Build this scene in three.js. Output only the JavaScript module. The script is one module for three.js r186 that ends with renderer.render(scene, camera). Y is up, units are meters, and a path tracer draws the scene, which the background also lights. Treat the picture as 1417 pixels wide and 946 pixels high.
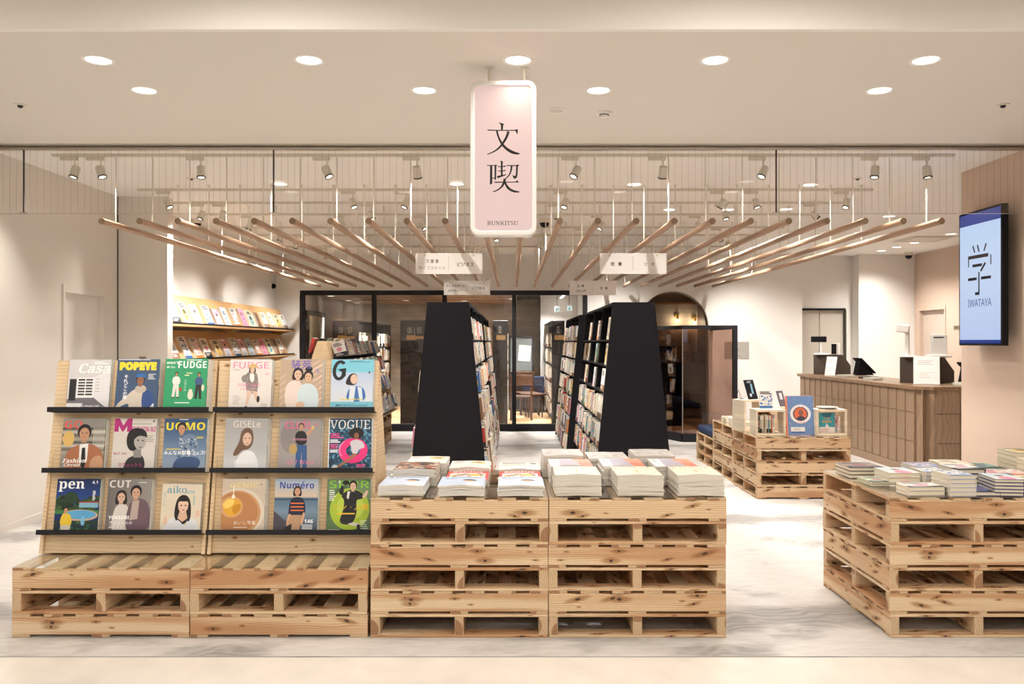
import * as THREE from 'three';
import { mergeGeometries } from 'three/addons/utils/BufferGeometryUtils.js';
import { RoundedBoxGeometry } from 'three/addons/geometries/RoundedBoxGeometry.js';
import { RectAreaLightUniformsLib } from 'three/addons/lights/RectAreaLightUniformsLib.js';
RectAreaLightUniformsLib.init();

// ---------- camera, exposure, world ----------
const scene = new THREE.Scene();
const EYE = 1.464, FOCAL = 1145;                       // focal length in pixels of a 1417 x 946 frame
const camera = new THREE.PerspectiveCamera(2 * Math.atan(473 / FOCAL) * 180 / Math.PI, 1417 / 946, 0.05, 80);
camera.position.set(0, EYE, 0);
camera.lookAt(0, EYE, -10);
const renderer = new THREE.WebGLRenderer({ antialias: true });
renderer.toneMapping = THREE.LinearToneMapping;
renderer.toneMappingExposure = 0.92;
renderer.shadowMap.enabled = true;
scene.background = new THREE.Color(0x000000);          // an indoor place: all light comes from its lamps
const LAMP = { corridor: 2.2, aisle: 1.4, hall: 5.2, inside: 7, checkout: 11, spot: 13, reading: 44 };   // candela-like strengths
const WARM = new THREE.Color().setRGB(1, 0.945, 0.88);

// ---------- small tools ----------
let seed = 7;
const rnd = () => { seed = (seed + 0x6d2b79f5) | 0; let t = Math.imul(seed ^ (seed >>> 15), 1 | seed); t = (t + Math.imul(t ^ (t >>> 7), 61 | t)) ^ t; return ((t ^ (t >>> 14)) >>> 0) / 4294967296; };
const rr = (a, b) => a + (b - a) * rnd(), pick = (a) => a[Math.floor(rnd() * a.length)];
const clamp = (x, a = 0, b = 1) => Math.min(b, Math.max(a, x)), mix = (a, b, t) => a + (b - a) * t, smooth = (a, b, x) => { const t = clamp((x - a) / (b - a)); return t * t * (3 - 2 * t); };
const names = {};
const numbered = (n) => { const k = names[n] = (names[n] ?? -1) + 1; return k ? n + '_' + String(k).padStart(3, '0') : n; };
function tag(o, label, category, group) { o.userData.label = label; o.userData.category = category; if (group) o.userData.group = group; return o; }
function thing(name, label, category, pos = [0, 0, 0], turn = 0, group) {
  const o = new THREE.Group(); o.name = numbered(name); o.position.set(...pos); o.rotation.y = turn; scene.add(o);
  return tag(o, label, category, group);
}
function part(name, geo, mat, parent, pos, rot) {
  const m = new THREE.Mesh(geo, mat); m.name = name; m.castShadow = m.receiveShadow = true;
  if (pos) m.position.set(...pos); if (rot) m.rotation.set(...rot);
  parent.add(m); return m;
}
function single(name, geo, mat, label, category, pos, rot, group) { const m = part(numbered(name), geo, mat, scene, pos, rot); return tag(m, label, category, group); }
function struct(name, geo, mat, pos, rot) { const m = part(name, geo, mat, scene, pos, rot); m.userData.kind = 'structure'; m.userData.label = undefined; delete m.userData.label; return m; }
const ordinal = ['first', 'second', 'third', 'fourth', 'fifth', 'sixth', 'seventh', 'eighth', 'ninth', 'tenth', 'eleventh', 'twelfth'];
const fromSide = (i, n) => (i * 2 < n ? `${ordinal[i]} from the plain wall` : `${ordinal[n - 1 - i]} from the peach pillar`);
const box = (w, h, d) => new THREE.BoxGeometry(w, h, d);
const rbox = (w, h, d, r = 0.004, s = 2) => new RoundedBoxGeometry(w, h, d, s, Math.min(r, w / 2.01, h / 2.01, d / 2.01));
const cyl = (r, h, n = 16, r2 = r) => new THREE.CylinderGeometry(r, r2, h, n);
function span(x0, x1, y0, y1, z0, z1) { const g = box(Math.abs(x1 - x0), Math.abs(y1 - y0), Math.abs(z1 - z0)); g.translate((x0 + x1) / 2, (y0 + y1) / 2, (z0 + z1) / 2); return g; }
function metreUV(g, s = 1) {                            // uv in metres from the dominant axis of each face
  const p = g.attributes.position, n = g.attributes.normal, uv = g.attributes.uv;
  for (let i = 0; i < p.count; i++) {
    const ax = Math.abs(n.getX(i)), ay = Math.abs(n.getY(i)), az = Math.abs(n.getZ(i));
    if (ay >= ax && ay >= az) uv.setXY(i, p.getX(i) * s, p.getZ(i) * s); else if (ax >= az) uv.setXY(i, p.getZ(i) * s, p.getY(i) * s); else uv.setXY(i, p.getX(i) * s, p.getY(i) * s);
  }
  return g;
}
const bar = (a, b, r, n = 8) => { const A = new THREE.Vector3(...a), B = new THREE.Vector3(...b), g = new THREE.CylinderGeometry(r, r, A.distanceTo(B), n); g.applyQuaternion(new THREE.Quaternion().setFromUnitVectors(new THREE.Vector3(0, 1, 0), B.clone().sub(A).normalize())); const c = A.add(B).multiplyScalar(0.5); g.translate(c.x, c.y, c.z); return g; };
const prism = (pts, depth, bevel = 0) => { const s = new THREE.Shape(pts.map((p) => new THREE.Vector2(...p))); return new THREE.ExtrudeGeometry(s, { depth, bevelEnabled: bevel > 0, bevelThickness: bevel, bevelSize: bevel, bevelSegments: 1, curveSegments: 24 }); };

// ---------- noise and textures ----------
const hash = (x, y) => { let h = Math.imul(x | 0, 374761393) + Math.imul(y | 0, 668265263) | 0; h = Math.imul(h ^ (h >>> 13), 1274126177); return ((h ^ (h >>> 16)) >>> 0) / 4294967296; };
function vnoise(x, y) { const ix = Math.floor(x), iy = Math.floor(y), fx = x - ix, fy = y - iy, s = fx * fx * (3 - 2 * fx), t = fy * fy * (3 - 2 * fy); return mix(mix(hash(ix, iy), hash(ix + 1, iy), s), mix(hash(ix, iy + 1), hash(ix + 1, iy + 1), s), t); }
const fbm = (x, y, o = 4) => { let a = 0.5, s = 0, n = 0; for (let i = 0; i < o; i++) { s += a * vnoise(x, y); n += a; x = x * 2.03 + 17.1; y = y * 2.03 + 5.7; a *= 0.5; } return s / n; };
// tiling noise over a period P (in lattice cells)
function pnoise(x, y, P, Q) { const ix = Math.floor(x), iy = Math.floor(y), fx = x - ix, fy = y - iy, s = fx * fx * (3 - 2 * fx), t = fy * fy * (3 - 2 * fy), m = (a, p) => ((a % p) + p) % p; return mix(mix(hash(m(ix, P), m(iy, Q)), hash(m(ix + 1, P), m(iy, Q)), s), mix(hash(m(ix, P), m(iy + 1, Q)), hash(m(ix + 1, P), m(iy + 1, Q)), s), t); }
const pfbm = (x, y, P, Q, o = 4) => { let a = 0.5, s = 0, n = 0; for (let i = 0; i < o; i++) { s += a * pnoise(x + i * 31 * 0, y, P, Q); n += a; x *= 2; y *= 2; P *= 2; Q *= 2; a *= 0.5; } return s / n; };
function dataTex(W, H, f, srgb = true) {                // f(x, y) -> [r, g, b] in 0..255
  const d = new Uint8Array(W * H * 4);
  for (let y = 0, i = 0; y < H; y++) for (let x = 0; x < W; x++, i += 4) { const c = f(x, y); d[i] = clamp(c[0], 0, 255); d[i + 1] = clamp(c[1], 0, 255); d[i + 2] = clamp(c[2], 0, 255); d[i + 3] = 255; }
  const t = new THREE.DataTexture(d, W, H); t.magFilter = THREE.LinearFilter; t.minFilter = THREE.LinearMipmapLinearFilter; t.generateMipmaps = true; t.wrapS = t.wrapT = THREE.RepeatWrapping; if (srgb) t.colorSpace = THREE.SRGBColorSpace; t.needsUpdate = true; return t;
}
function canvasTex(W, H, draw) { const c = document.createElement('canvas'); c.width = W; c.height = H; const g = c.getContext('2d'); draw(g, W, H); const t = new THREE.CanvasTexture(c); t.colorSpace = THREE.SRGBColorSpace; return t; }
const std = (o) => new THREE.MeshStandardMaterial(o);
const phys = (o) => new THREE.MeshPhysicalMaterial(o);
const rgbmix = (a, b, t) => [mix(a[0], b[0], t), mix(a[1], b[1], t), mix(a[2], b[2], t)];

// pallet timber: eight planks of 0.88 m x 0.0885 m, above them eight squares of end grain
const PLANK_ROWS = 14, ROW_PX = 112, WOOD_H = 1700;
const knotSets = [];
for (let r = 0; r < PLANK_ROWS; r++) { const k = [], n = 2 + Math.floor(rnd() * 4); for (let i = 0; i < n; i++) k.push([rr(0.03, 0.85), rr(0.012, 0.077), rr(0.004, 0.009), rr(0.8, 2.4)]); for (let i = 0; i < 2; i++) k.push([rr(0.03, 0.85), rr(0.01, 0.08), rr(0.0015, 0.003)]); knotSets.push(k); }
function timber(u, v, r, knots, pale, heart, dark) {
  let vv = v + (fbm(u * 2.2 + r * 9.3, v * 14 + r * 3.1, 3) - 0.5) * 0.026, core = 0, halo = 0;
  for (const [ku, kv, rk, asp = 1.2] of knots) {
    const du = u - ku, dv = v - kv + du * (asp > 1.9 ? 0.22 : asp < 1.1 ? -0.3 : 0);
    if (Math.abs(du) > 0.16) continue;
    vv += (dv > 0 ? 1 : -1) * Math.exp(-((du / 0.032) ** 2) - ((dv / 0.02) ** 2)) * rk * 0.8;
    const q = Math.hypot(du / asp, dv) * (1 + 0.3 * (vnoise(du * 300 + r, dv * 300) - 0.5)); core = Math.max(core, 1 - smooth(rk * 0.55, rk * 1.05, q)); halo = Math.max(halo, 1 - smooth(rk * 0.8, rk * 2.6, Math.hypot(du / (asp + 2.2), dv)));
  }
  const ring = 0.5 + 0.5 * Math.sin(6.283 * (vv * 118 + r * 0.37 + 1.6 * fbm(u * 1.4 + r, v * 9, 2)));
  const fine = vnoise(u * 26 + r * 50, v * 2600), h = smooth(0.38, 0.68, fbm(u * 0.9 + r * 7.7, vv * 17 + r * 2.3, 3));
  let c = rgbmix(pale, heart, h * 0.85 + 0.08);
  const k = 1 - 0.13 * ring * ring - 0.07 * fine; c = [c[0] * k, c[1] * (k - 0.015 * ring), c[2] * (k - 0.03 * ring)];
  c = rgbmix(c, [c[0] * 0.72, c[1] * 0.6, c[2] * 0.48], halo * 0.75);
  return rgbmix(c, dark, core * 0.88);
}
const palletWood = dataTex(2048, WOOD_H, (x, y) => {
  const r = Math.floor(y / ROW_PX);
  if (r < PLANK_ROWS) { const tone = [[0, 0], [1, 1], [0, 1], [1, 0], [0.5, 0], [0.2, 1], [0.8, 0], [0.4, 1]][(r * 5 + 2) % 8]; return timber(x / 2048 * 0.88, (y - r * ROW_PX) / ROW_PX * 0.0885, r + 1, knotSets[r], rgbmix([246, 224, 190], [238, 209, 170], tone[0]), rgbmix([217, 172, 128], [204, 154, 110], tone[1]), [62, 43, 33]); }
  const k = Math.floor(x / 256), u = (x % 256) / 256, v = (y - PLANK_ROWS * ROW_PX) / 128, cx = [-0.15, 0.1, 1.1, 0.5, -0.3, 0.9, 0.3, 1.25][k], cy = [0.5, 0.3, 0.6, 1.2, 0.8, 0.2, -0.2, 0.5][k];
  const q = Math.hypot(u - cx, (v - cy)) + 0.02 * fbm(u * 6 + k, v * 6), ring = 0.5 + 0.5 * Math.sin(q * 70), hrt = 1 - smooth(0.5, 0.56, q), s = 1 - 0.14 * ring - 0.12 * vnoise(u * 60, v * 60);
  const c = rgbmix([230, 198, 158], [172, 124, 88], hrt * 0.85); return [c[0] * s, c[1] * s, c[2] * s];
});
const plyKnots = []; for (let i = 0; i < 26; i++) plyKnots.push([rr(0, 0.9), rr(0, 1.05), rr(0.003, 0.0065)]);
const plyWood = dataTex(1024, 1024, (x, y) => {
  const u = x / 1024 * 0.9, v = y / 1024 * 1.05, band = Math.floor(v / 0.35);
  let push = 0, core = 0, halo = 0;
  for (const [ku, kv, rk] of plyKnots) { const du = u - ku, dv = v - kv; if (Math.abs(du) > 0.1 || Math.abs(dv) > 0.06) continue; push += (dv > 0 ? 1 : -1) * Math.exp(-((du / 0.03) ** 2) - ((dv / 0.02) ** 2)) * rk; const q = Math.hypot(du, dv); core = Math.max(core, 1 - smooth(rk * 0.6, rk, q)); halo = Math.max(halo, 1 - smooth(rk, rk * 2.2, Math.hypot(du / 2, dv))); }
  const ring = 0.5 + 0.5 * Math.sin(6.283 * ((v + push) * 46 + 3.2 * fbm(u * 2 + band * 9, v * 6 + band, 3))), fine = vnoise(u * 30, v * 1500), k = 1 - 0.075 * ring ** 3 * (0.4 + 1.2 * vnoise(u * 3 + 5, v * 30)) - 0.05 * fine;
  let c = rgbmix([244, 218, 180], [233, 201, 158], fbm(u * 1.5, v * 7, 3)); c = [c[0] * k, c[1] * k, c[2] * k];
  c = rgbmix(c, [c[0] * 0.75, c[1] * 0.62, c[2] * 0.5], halo * 0.7); return rgbmix(c, [70, 40, 26], core * 0.85);
});
const oakWood = dataTex(512, 512, (x, y) => { const u = x / 512, v = y / 512, ring = 0.5 + 0.5 * Math.sin(6.283 * (u * 14 + 1.8 * pfbm(u * 4, v * 2, 4, 2, 3))), fine = pnoise(u * 300, v * 10, 300, 10), k = 1 - 0.1 * ring - 0.1 * fine; return [176 * k, 148 * k, 121 * k]; });
const dowelWood = dataTex(256, 512, (x, y) => { const u = x / 256, v = y / 512, f = pnoise(u * 60, v * 6, 60, 6), g = pnoise(u * 16, v * 3, 16, 3), k = 1 - 0.12 * f - 0.14 * g; return [196 * k, 160 * k, 132 * k]; });
// whitewashed plywood-look floor: 2.4 m tile of grain and cloudy patches
const washFloor = dataTex(1024, 1024, (x, y) => {
  const u = x / 1024, v = y / 1024, cloud = pfbm(u * 5, v * 7, 5, 7, 5), w1 = pfbm(u * 4, v * 6, 4, 6, 3), w2 = pfbm(u * 12, v * 16, 12, 16, 3), arc = 0.5 + 0.5 * Math.sin(6.283 * (v * 34 + u * 5 + 9 * w1 + 2.5 * w2)), grain = pfbm(u * 24, v * 150, 24, 150, 2), speck = pnoise(u * 400, v * 400, 400, 400), worn = smooth(0.4, 0.7, cloud);
  let k = 215 - 44 * worn - 16 * (grain - 0.5) - (6 + 22 * worn) * arc * (0.4 + 0.8 * w2); if (speck > 0.985) k -= 22;
  return [k, k * 0.985, k * 0.968];
});
const palePine = dataTex(256, 256, (x, y) => { const u = x / 256, v = y / 256, f = pnoise(u * 4, v * 90, 4, 90), g = pfbm(u * 2, v * 14, 2, 14, 3), k = 1 - 0.06 * f - 0.1 * g; return [250 * k, 234 * k, 207 * k]; });
const marble = dataTex(512, 512, (x, y) => { const u = x / 512, v = y / 512, c = pfbm(u * 6, v * 6, 6, 6, 5), d = pfbm(u * 14 + 3, v * 10, 14, 10, 3), k = 232 - 22 * (c - 0.5) - 14 * (d - 0.5); return [k, k * 0.972, k * 0.932]; });
const plaster = dataTex(512, 512, (x, y) => { const u = x / 512, v = y / 512, k = 128 + 110 * (pfbm(u * 24, v * 24, 24, 24, 4) - 0.5) + 40 * (pnoise(u * 200, v * 200, 200, 200) - 0.5); return [k, k, k]; }, false);
const concrete = dataTex(512, 512, (x, y) => { const u = x / 512, v = y / 512, c = pfbm(u * 5, v * 5, 5, 5, 5), g = pfbm(u * 3, v * 50, 3, 50, 3), k = 168 - 60 * (c - 0.5) - 30 * (g - 0.5); return [k, k * 0.95, k * 0.88]; });
const sheets = dataTex(64, 256, (x, y) => { const k = 238 - 26 * hash(3, y) - 14 * hash(x >> 3, y); return [k, k * 0.975, k * 0.93]; });
const creamSheets = dataTex(64, 256, (x, y) => { const k = 240 - 16 * hash(9, y) - 8 * hash(x >> 3, y); return [k, k * 0.955, k * 0.86]; });

// ---------- materials ----------
const M = {
  pallet: std({ map: palletWood, roughness: 0.68 }),
  ply: std({ map: plyWood, roughness: 0.6 }),
  oak: std({ map: oakWood, roughness: 0.55 }),
  oakTop: std({ map: oakWood, roughness: 0.4, color: 0xe8ddd0 }),
  shelfOak: std({ map: plyWood, roughness: 0.5, color: 0xe2d0b8 }),
  paleWood: std({ map: palePine, roughness: 0.6 }),
  dowel: std({ map: dowelWood, roughness: 0.5 }),
  dowelEnd: std({ color: 0x8f7760, roughness: 0.7 }),
  wash: std({ map: washFloor, roughness: 0.42 }),
  marble: std({ map: marble, roughness: 0.3 }),
  wall: std({ color: new THREE.Color().setRGB(0.7, 0.655, 0.595), roughness: 0.9, bumpMap: plaster, bumpScale: 0.0006 }),
  wallWhite: std({ color: new THREE.Color().setRGB(0.8, 0.775, 0.735), roughness: 0.9, bumpMap: plaster, bumpScale: 0.0008 }),
  peach: std({ color: new THREE.Color().setRGB(0.61, 0.475, 0.38), roughness: 0.9, bumpMap: plaster, bumpScale: 0.0005 }),
  ceiling: std({ color: new THREE.Color().setRGB(0.74, 0.7, 0.645), roughness: 0.95 }),
  shopCeiling: std({ color: new THREE.Color().setRGB(0.86, 0.835, 0.79), roughness: 0.95 }),
  joint: std({ color: 0x4a443e, roughness: 0.9 }),
  doorPaint: std({ color: new THREE.Color().setRGB(0.72, 0.68, 0.625), roughness: 0.6 }),
  aluminium: std({ color: 0xcac4bb, roughness: 0.35, metalness: 0.9 }),
  archLining: std({ color: 0x8f857b, roughness: 0.5, metalness: 0.3 }),
  darkSlot: std({ color: 0x2a2725, roughness: 0.6 }),
  blackMetal: phys({ color: 0x1f1e22, roughness: 0.5, specularIntensity: 0.5 }),
  blackPaint: phys({ color: 0x141317, roughness: 0.65, specularIntensity: 0.4 }),
  blackBoard: phys({ color: 0x1b1a1f, roughness: 0.7, specularIntensity: 0.3 }),
  whiteMetal: std({ color: 0xdcd6c8, roughness: 0.45 }),
  whitePlastic: std({ color: 0xeeece8, roughness: 0.4 }),
  trackWhite: std({ color: 0xcfc9ba, roughness: 0.5 }),
  glass: phys({ color: 0xffffff, roughness: 0, transmission: 1, thickness: 0, ior: 1.5, metalness: 0 }),
  tinted: phys({ color: new THREE.Color().setRGB(0.62, 0.5, 0.45), roughness: 0, transmission: 1, thickness: 0, ior: 1.5 }),
  acrylic: phys({ color: 0xfbfdfc, roughness: 0.02, transmission: 1, thickness: 0, ior: 1.49 }),
  wire: std({ color: 0x8a8378, roughness: 0.5, metalness: 0.5 }),
  pages: std({ map: sheets, roughness: 0.85 }),
  cream: std({ map: creamSheets, roughness: 0.85 }),
  concrete: std({ map: concrete, roughness: 0.85 }),
  brownCeil: std({ color: 0x9c7758, roughness: 0.6 }),
  brownBox: std({ color: 0x4b4038, roughness: 0.55 }),
  navy: std({ color: 0x16294a, roughness: 0.9 }),
  readingFloor: std({ map: plyWood, roughness: 0.45, color: 0xf2e6d6 }),
  glow: std({ color: 0x000000, emissive: 0xfff4e2, emissiveIntensity: 5 }),
  string: std({ color: 0xa9855c, roughness: 0.9 }),
  brass: std({ color: 0xc9a65e, roughness: 0.35, metalness: 0.8 }),
  gold: std({ color: 0xb9935a, roughness: 0.6 }),
  darkWood: std({ map: oakWood, roughness: 0.5, color: 0x7a5a44 }),
};

// Chamfered box with a choice of uv per face: uv(axis, sign, x, y, z) with x, y, z in -0.5..0.5
function chamferBox(w, h, d, c, uv) {
  const H = [w / 2, h / 2, d / 2], pos = [], tex = [], P = (s, ax) => { const v = [0, 0, 0]; for (let i = 0; i < 3; i++) v[i] = s[i] * (i === ax ? H[i] : H[i] - c); return v; };
  const push = (v, ax, sg) => { pos.push(...v); const q = uv ? uv(ax, sg, v[0] / w, v[1] / h, v[2] / d) : [v[0], v[1]]; tex.push(q[0], q[1]); };
  const tri = (a, b, cc, ax, sg, out) => { const A = new THREE.Vector3(...a), n = new THREE.Vector3(...b).sub(A).cross(new THREE.Vector3(...cc).sub(A)); const L = n.dot(out) < 0 ? [a, cc, b] : [a, b, cc]; for (const v of L) push(v, ax, sg); };
  for (let ax = 0; ax < 3; ax++) for (const sg of [-1, 1]) {
    const o = [1, 2].map((k) => (ax + k) % 3), q = [[-1, -1], [1, -1], [1, 1], [-1, 1]].map(([a, b]) => { const s = [0, 0, 0]; s[ax] = sg; s[o[0]] = a; s[o[1]] = b; return P(s, ax); }), out = new THREE.Vector3().setComponent(ax, sg);
    tri(q[0], q[1], q[2], ax, sg, out); tri(q[0], q[2], q[3], ax, sg, out);
  }
  for (let ax = 0; ax < 3; ax++) { const b1 = (ax + 1) % 3, b2 = (ax + 2) % 3; for (const s1 of [-1, 1]) for (const s2 of [-1, 1]) { const q = [-1, 1].map((e) => { const s = [0, 0, 0]; s[ax] = e; s[b1] = s1; s[b2] = s2; return [P(s, b1), P(s, b2)]; }), out = new THREE.Vector3().setComponent(b1, s1); out.setComponent(b2, s2); tri(q[0][0], q[1][0], q[1][1], b1, s1, out); tri(q[0][0], q[1][1], q[0][1], b1, s1, out); } }
  for (const a of [-1, 1]) for (const b of [-1, 1]) for (const e of [-1, 1]) { const s = [a, b, e]; tri(P(s, 0), P(s, 1), P(s, 2), 1, b, new THREE.Vector3(a, b, e)); }
  const g = new THREE.BufferGeometry(); g.setAttribute('position', new THREE.Float32BufferAttribute(pos, 3)); g.setAttribute('uv', new THREE.Float32BufferAttribute(tex, 2)); g.computeVertexNormals(); return g;
}
// ================= THE SETTING =================
const CEIL = 2.908, FRONT = -3.85, GLASSZ = -6.1, BACK = -13.6, LX = -3.914, PX = 3.84, RX = 6.64;
const HALL = 3.2;                                       // ceiling height of the mall passage outside
const uvm = (g, s) => metreUV(g, s);
// floors
struct('floor', uvm(span(LX - 0.3, RX + 0.3, -0.1, 0, FRONT - 0.006, BACK - 0.1), 1 / 2.4), M.wash);
struct('floor_passage', uvm(span(-9, 9, -0.1, 0, 6, FRONT + 0.006), 1 / 1.6), M.marble);
{ const s = struct('floor_seam', span(-9, 9, -0.1, -0.004, FRONT - 0.006, FRONT + 0.006), M.joint); void s; }
// passage tiles are butt-jointed slabs: joints run out from the shop threshold
// ceilings
struct('ceiling', uvm(span(LX - 0.2, RX + 0.3, CEIL, CEIL + 0.1, GLASSZ - 0.06, BACK - 0.5)), M.shopCeiling);
struct('ceiling_front', uvm(span(-9, 9, CEIL, CEIL + 0.1, FRONT, GLASSZ + 0.075)), M.ceiling);
struct('ceiling_passage', span(-9, 9, HALL, HALL + 0.1, 6, FRONT - 0.1), M.ceiling);
struct('trim_fascia', span(-9, 9, CEIL - 0.001, HALL + 0.05, FRONT + 0.03, FRONT - 0.001), M.shopCeiling);
// rail above the glass screen: a dark slot and a pressed aluminium channel
struct('trim_slot', span(-9, 9, CEIL + 0.05, CEIL + 0.08, GLASSZ + 0.075, GLASSZ - 0.06), M.darkSlot);
struct('trim_rail', mergeGeometries([span(LX, PX, CEIL - 0.02, CEIL + 0.03, GLASSZ - 0.06, GLASSZ + 0.03), span(LX, PX, CEIL - 0.012, CEIL + 0.05, GLASSZ + 0.068, GLASSZ + 0.075), span(LX, PX, CEIL - 0.03, CEIL - 0.02, GLASSZ - 0.03, GLASSZ + 0.014)].map((g) => g.toNonIndexed())), M.aluminium);
// walls
struct('wall_left', uvm(span(LX - 0.12, LX, 0, CEIL + 0.1, FRONT, -7.2)), M.wall);
struct('wall_left_over_door', uvm(span(LX - 0.12, LX, 1.935, CEIL + 0.1, -7.2, -7.95)), M.wall);
struct('wall_left_end', uvm(span(LX - 0.12, LX, 0, CEIL + 0.1, -7.95, -8.2)), M.wall);
struct('wall_left_fin', uvm(span(LX - 0.12, -3.42, 0, CEIL + 0.1, -8.215, -8.34)), M.wall);
struct('wall_left_shelf', uvm(span(LX - 0.12, LX + 0.03, 0, CEIL + 0.1, -8.34, BACK)), M.wallWhite);
struct('trim_wall_joint', span(LX - 0.02, LX + 0.006, 0, CEIL, -8.2, -8.215), M.joint);
// door in the left wall
{
  const d = part('door_1', uvm(span(LX - 0.09, LX - 0.05, 0.005, 1.9, -7.235, -7.915)), M.doorPaint, scene); d.userData.kind = 'structure';
  part('door_frame', mergeGeometries([span(LX - 0.1, LX + 0.012, 0, 1.97, -7.2, -7.235), span(LX - 0.1, LX + 0.012, 0, 1.97, -7.915, -7.95), span(LX - 0.1, LX + 0.012, 1.9, 1.97, -7.235, -7.915)]), M.wall, d);
}
struct('baseboard_left', mergeGeometries([span(LX, LX + 0.008, 0, 0.05, FRONT, -7.19), span(LX, LX + 0.008, 0, 0.05, -7.96, -8.2)]), M.wall);
// back wall: opening for the glass screen, opening for the arch, recess for the double door
const GX0 = -3.48, GX1 = 1.24, GTOP = 2.31, ARX = 2.643, ARR = 0.585, ARY = 1.71;
{
  const s = new THREE.Shape(); const x0 = LX - 0.1, x1 = 4.77;
  s.moveTo(x0, 0); s.lineTo(x1, 0); s.lineTo(x1, CEIL + 0.05); s.lineTo(x0, CEIL + 0.05); s.closePath();
  const h = new THREE.Path(); h.moveTo(GX0, 0.001); h.lineTo(GX1, 0.001); h.lineTo(GX1, GTOP); h.lineTo(GX0, GTOP); h.closePath(); s.holes.push(h);
  const a = new THREE.Path(); a.moveTo(ARX - ARR, 0.001); a.lineTo(ARX + ARR, 0.001); a.lineTo(ARX + ARR, ARY); a.absarc(ARX, ARY, ARR, 0, Math.PI, false); a.closePath(); s.holes.push(a);
  const g = new THREE.ExtrudeGeometry(s, { depth: 0.12, bevelEnabled: false, curveSegments: 40 }); g.translate(0, 0, BACK - 0.12);
  struct('wall_back', g, M.wallWhite);
  const ring = new THREE.Shape(); ring.moveTo(ARX - ARR, 0); ring.lineTo(ARX - ARR, ARY); ring.absarc(ARX, ARY, ARR, Math.PI, 0, true); ring.lineTo(ARX + ARR, 0); ring.lineTo(ARX + ARR - 0.012, 0); ring.lineTo(ARX + ARR - 0.012, ARY); ring.absarc(ARX, ARY, ARR - 0.012, 0, Math.PI, false); ring.lineTo(ARX - ARR + 0.012, 0); ring.closePath();
  const rg = new THREE.ExtrudeGeometry(ring, { depth: 0.15, bevelEnabled: false, curveSegments: 40 }); rg.translate(0, 0, BACK - 0.135); struct('trim_arch', rg, M.archLining);
}
struct('wall_recess', mergeGeometries([span(4.77, 5.72, 2.03, CEIL + 0.05, BACK - 0.3, BACK - 0.42), span(4.65, 4.77, 0, CEIL + 0.05, BACK - 0.12, BACK - 0.42), span(5.6, 5.72, 0, 2.03, BACK - 0.3, BACK - 0.42)]), M.wallWhite);
struct('wall_back_counter', uvm(span(5.72, RX + 0.1, 0, CEIL + 0.05, BACK - 0.05, BACK - 0.42)), M.wallWhite);
{
  const d = part('door_2', mergeGeometries([span(4.79, 5.175, 0.01, 2.0, BACK - 0.34, BACK - 0.38), span(5.185, 5.585, 0.01, 2.0, BACK - 0.34, BACK - 0.38)]), std({ color: 0xc4bdb2, roughness: 0.5 }), scene); d.userData.kind = 'structure';
  part('door_header', span(4.77, 5.6, 1.995, 2.03, BACK - 0.28, BACK - 0.38), M.blackMetal, d);
  part('door_jamb', span(5.585, 5.61, 0, 2.0, BACK - 0.28, BACK - 0.38), M.joint, d);
}
// right side: peach pillar, peach far wall with door
struct('wall_right_pillar', uvm(span(PX, PX + 0.5, 0, CEIL + 0.05, FRONT, -7.07)), M.peach);
struct('wall_right_return', uvm(span(PX + 0.5, RX + 0.12, 0, CEIL + 0.05, -6.95, -7.07)), M.peach);
struct('wall_right', mergeGeometries([span(RX, RX + 0.12, 0, CEIL + 0.05, -7.07, -12.66), span(RX, RX + 0.12, 2.0, CEIL + 0.05, -12.66, -13.5), span(RX, RX + 0.12, 0, CEIL + 0.05, -13.5, BACK - 0.1)]), M.peach);
{
  const d = part('door_3', span(RX + 0.05, RX + 0.09, 0.005, 1.97, -12.7, -13.46), std({ color: new THREE.Color().setRGB(0.6, 0.5, 0.42), roughness: 0.6 }), scene); d.userData.kind = 'structure';
  part('door_frame', mergeGeometries([span(RX - 0.012, RX + 0.1, 0, 2.03, -12.66, -12.7), span(RX - 0.012, RX + 0.1, 0, 2.03, -13.46, -13.5), span(RX - 0.012, RX + 0.1, 1.97, 2.03, -12.7, -13.46)]), M.peach, d);
}
struct('baseboard_back', mergeGeometries([span(1.3, ARX - ARR, 0, 0.05, BACK, BACK + 0.008), span(ARX + ARR, 4.77, 0, 0.05, BACK, BACK + 0.008), span(5.72, RX, 0, 0.05, BACK - 0.05, BACK - 0.042)]), M.wallWhite);
// the passage outside, where the photographer stands
struct('wall_passage_left', span(-9.1, -9, 0, HALL + 0.1, 6, FRONT), M.wall);
struct('wall_passage_right', span(9, 9.1, 0, HALL + 0.1, 6, FRONT), M.wall);
struct('wall_passage_far', span(-9.1, 9.1, 0, HALL + 0.1, 6, 6.1), M.wallWhite);
struct('wall_front_left', span(-9, LX - 0.12, 0, CEIL + 0.05, FRONT, FRONT - 0.12), M.wall);
struct('wall_front_right', span(PX + 0.5, 9, 0, CEIL + 0.05, FRONT, FRONT - 0.12), M.peach);

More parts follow.
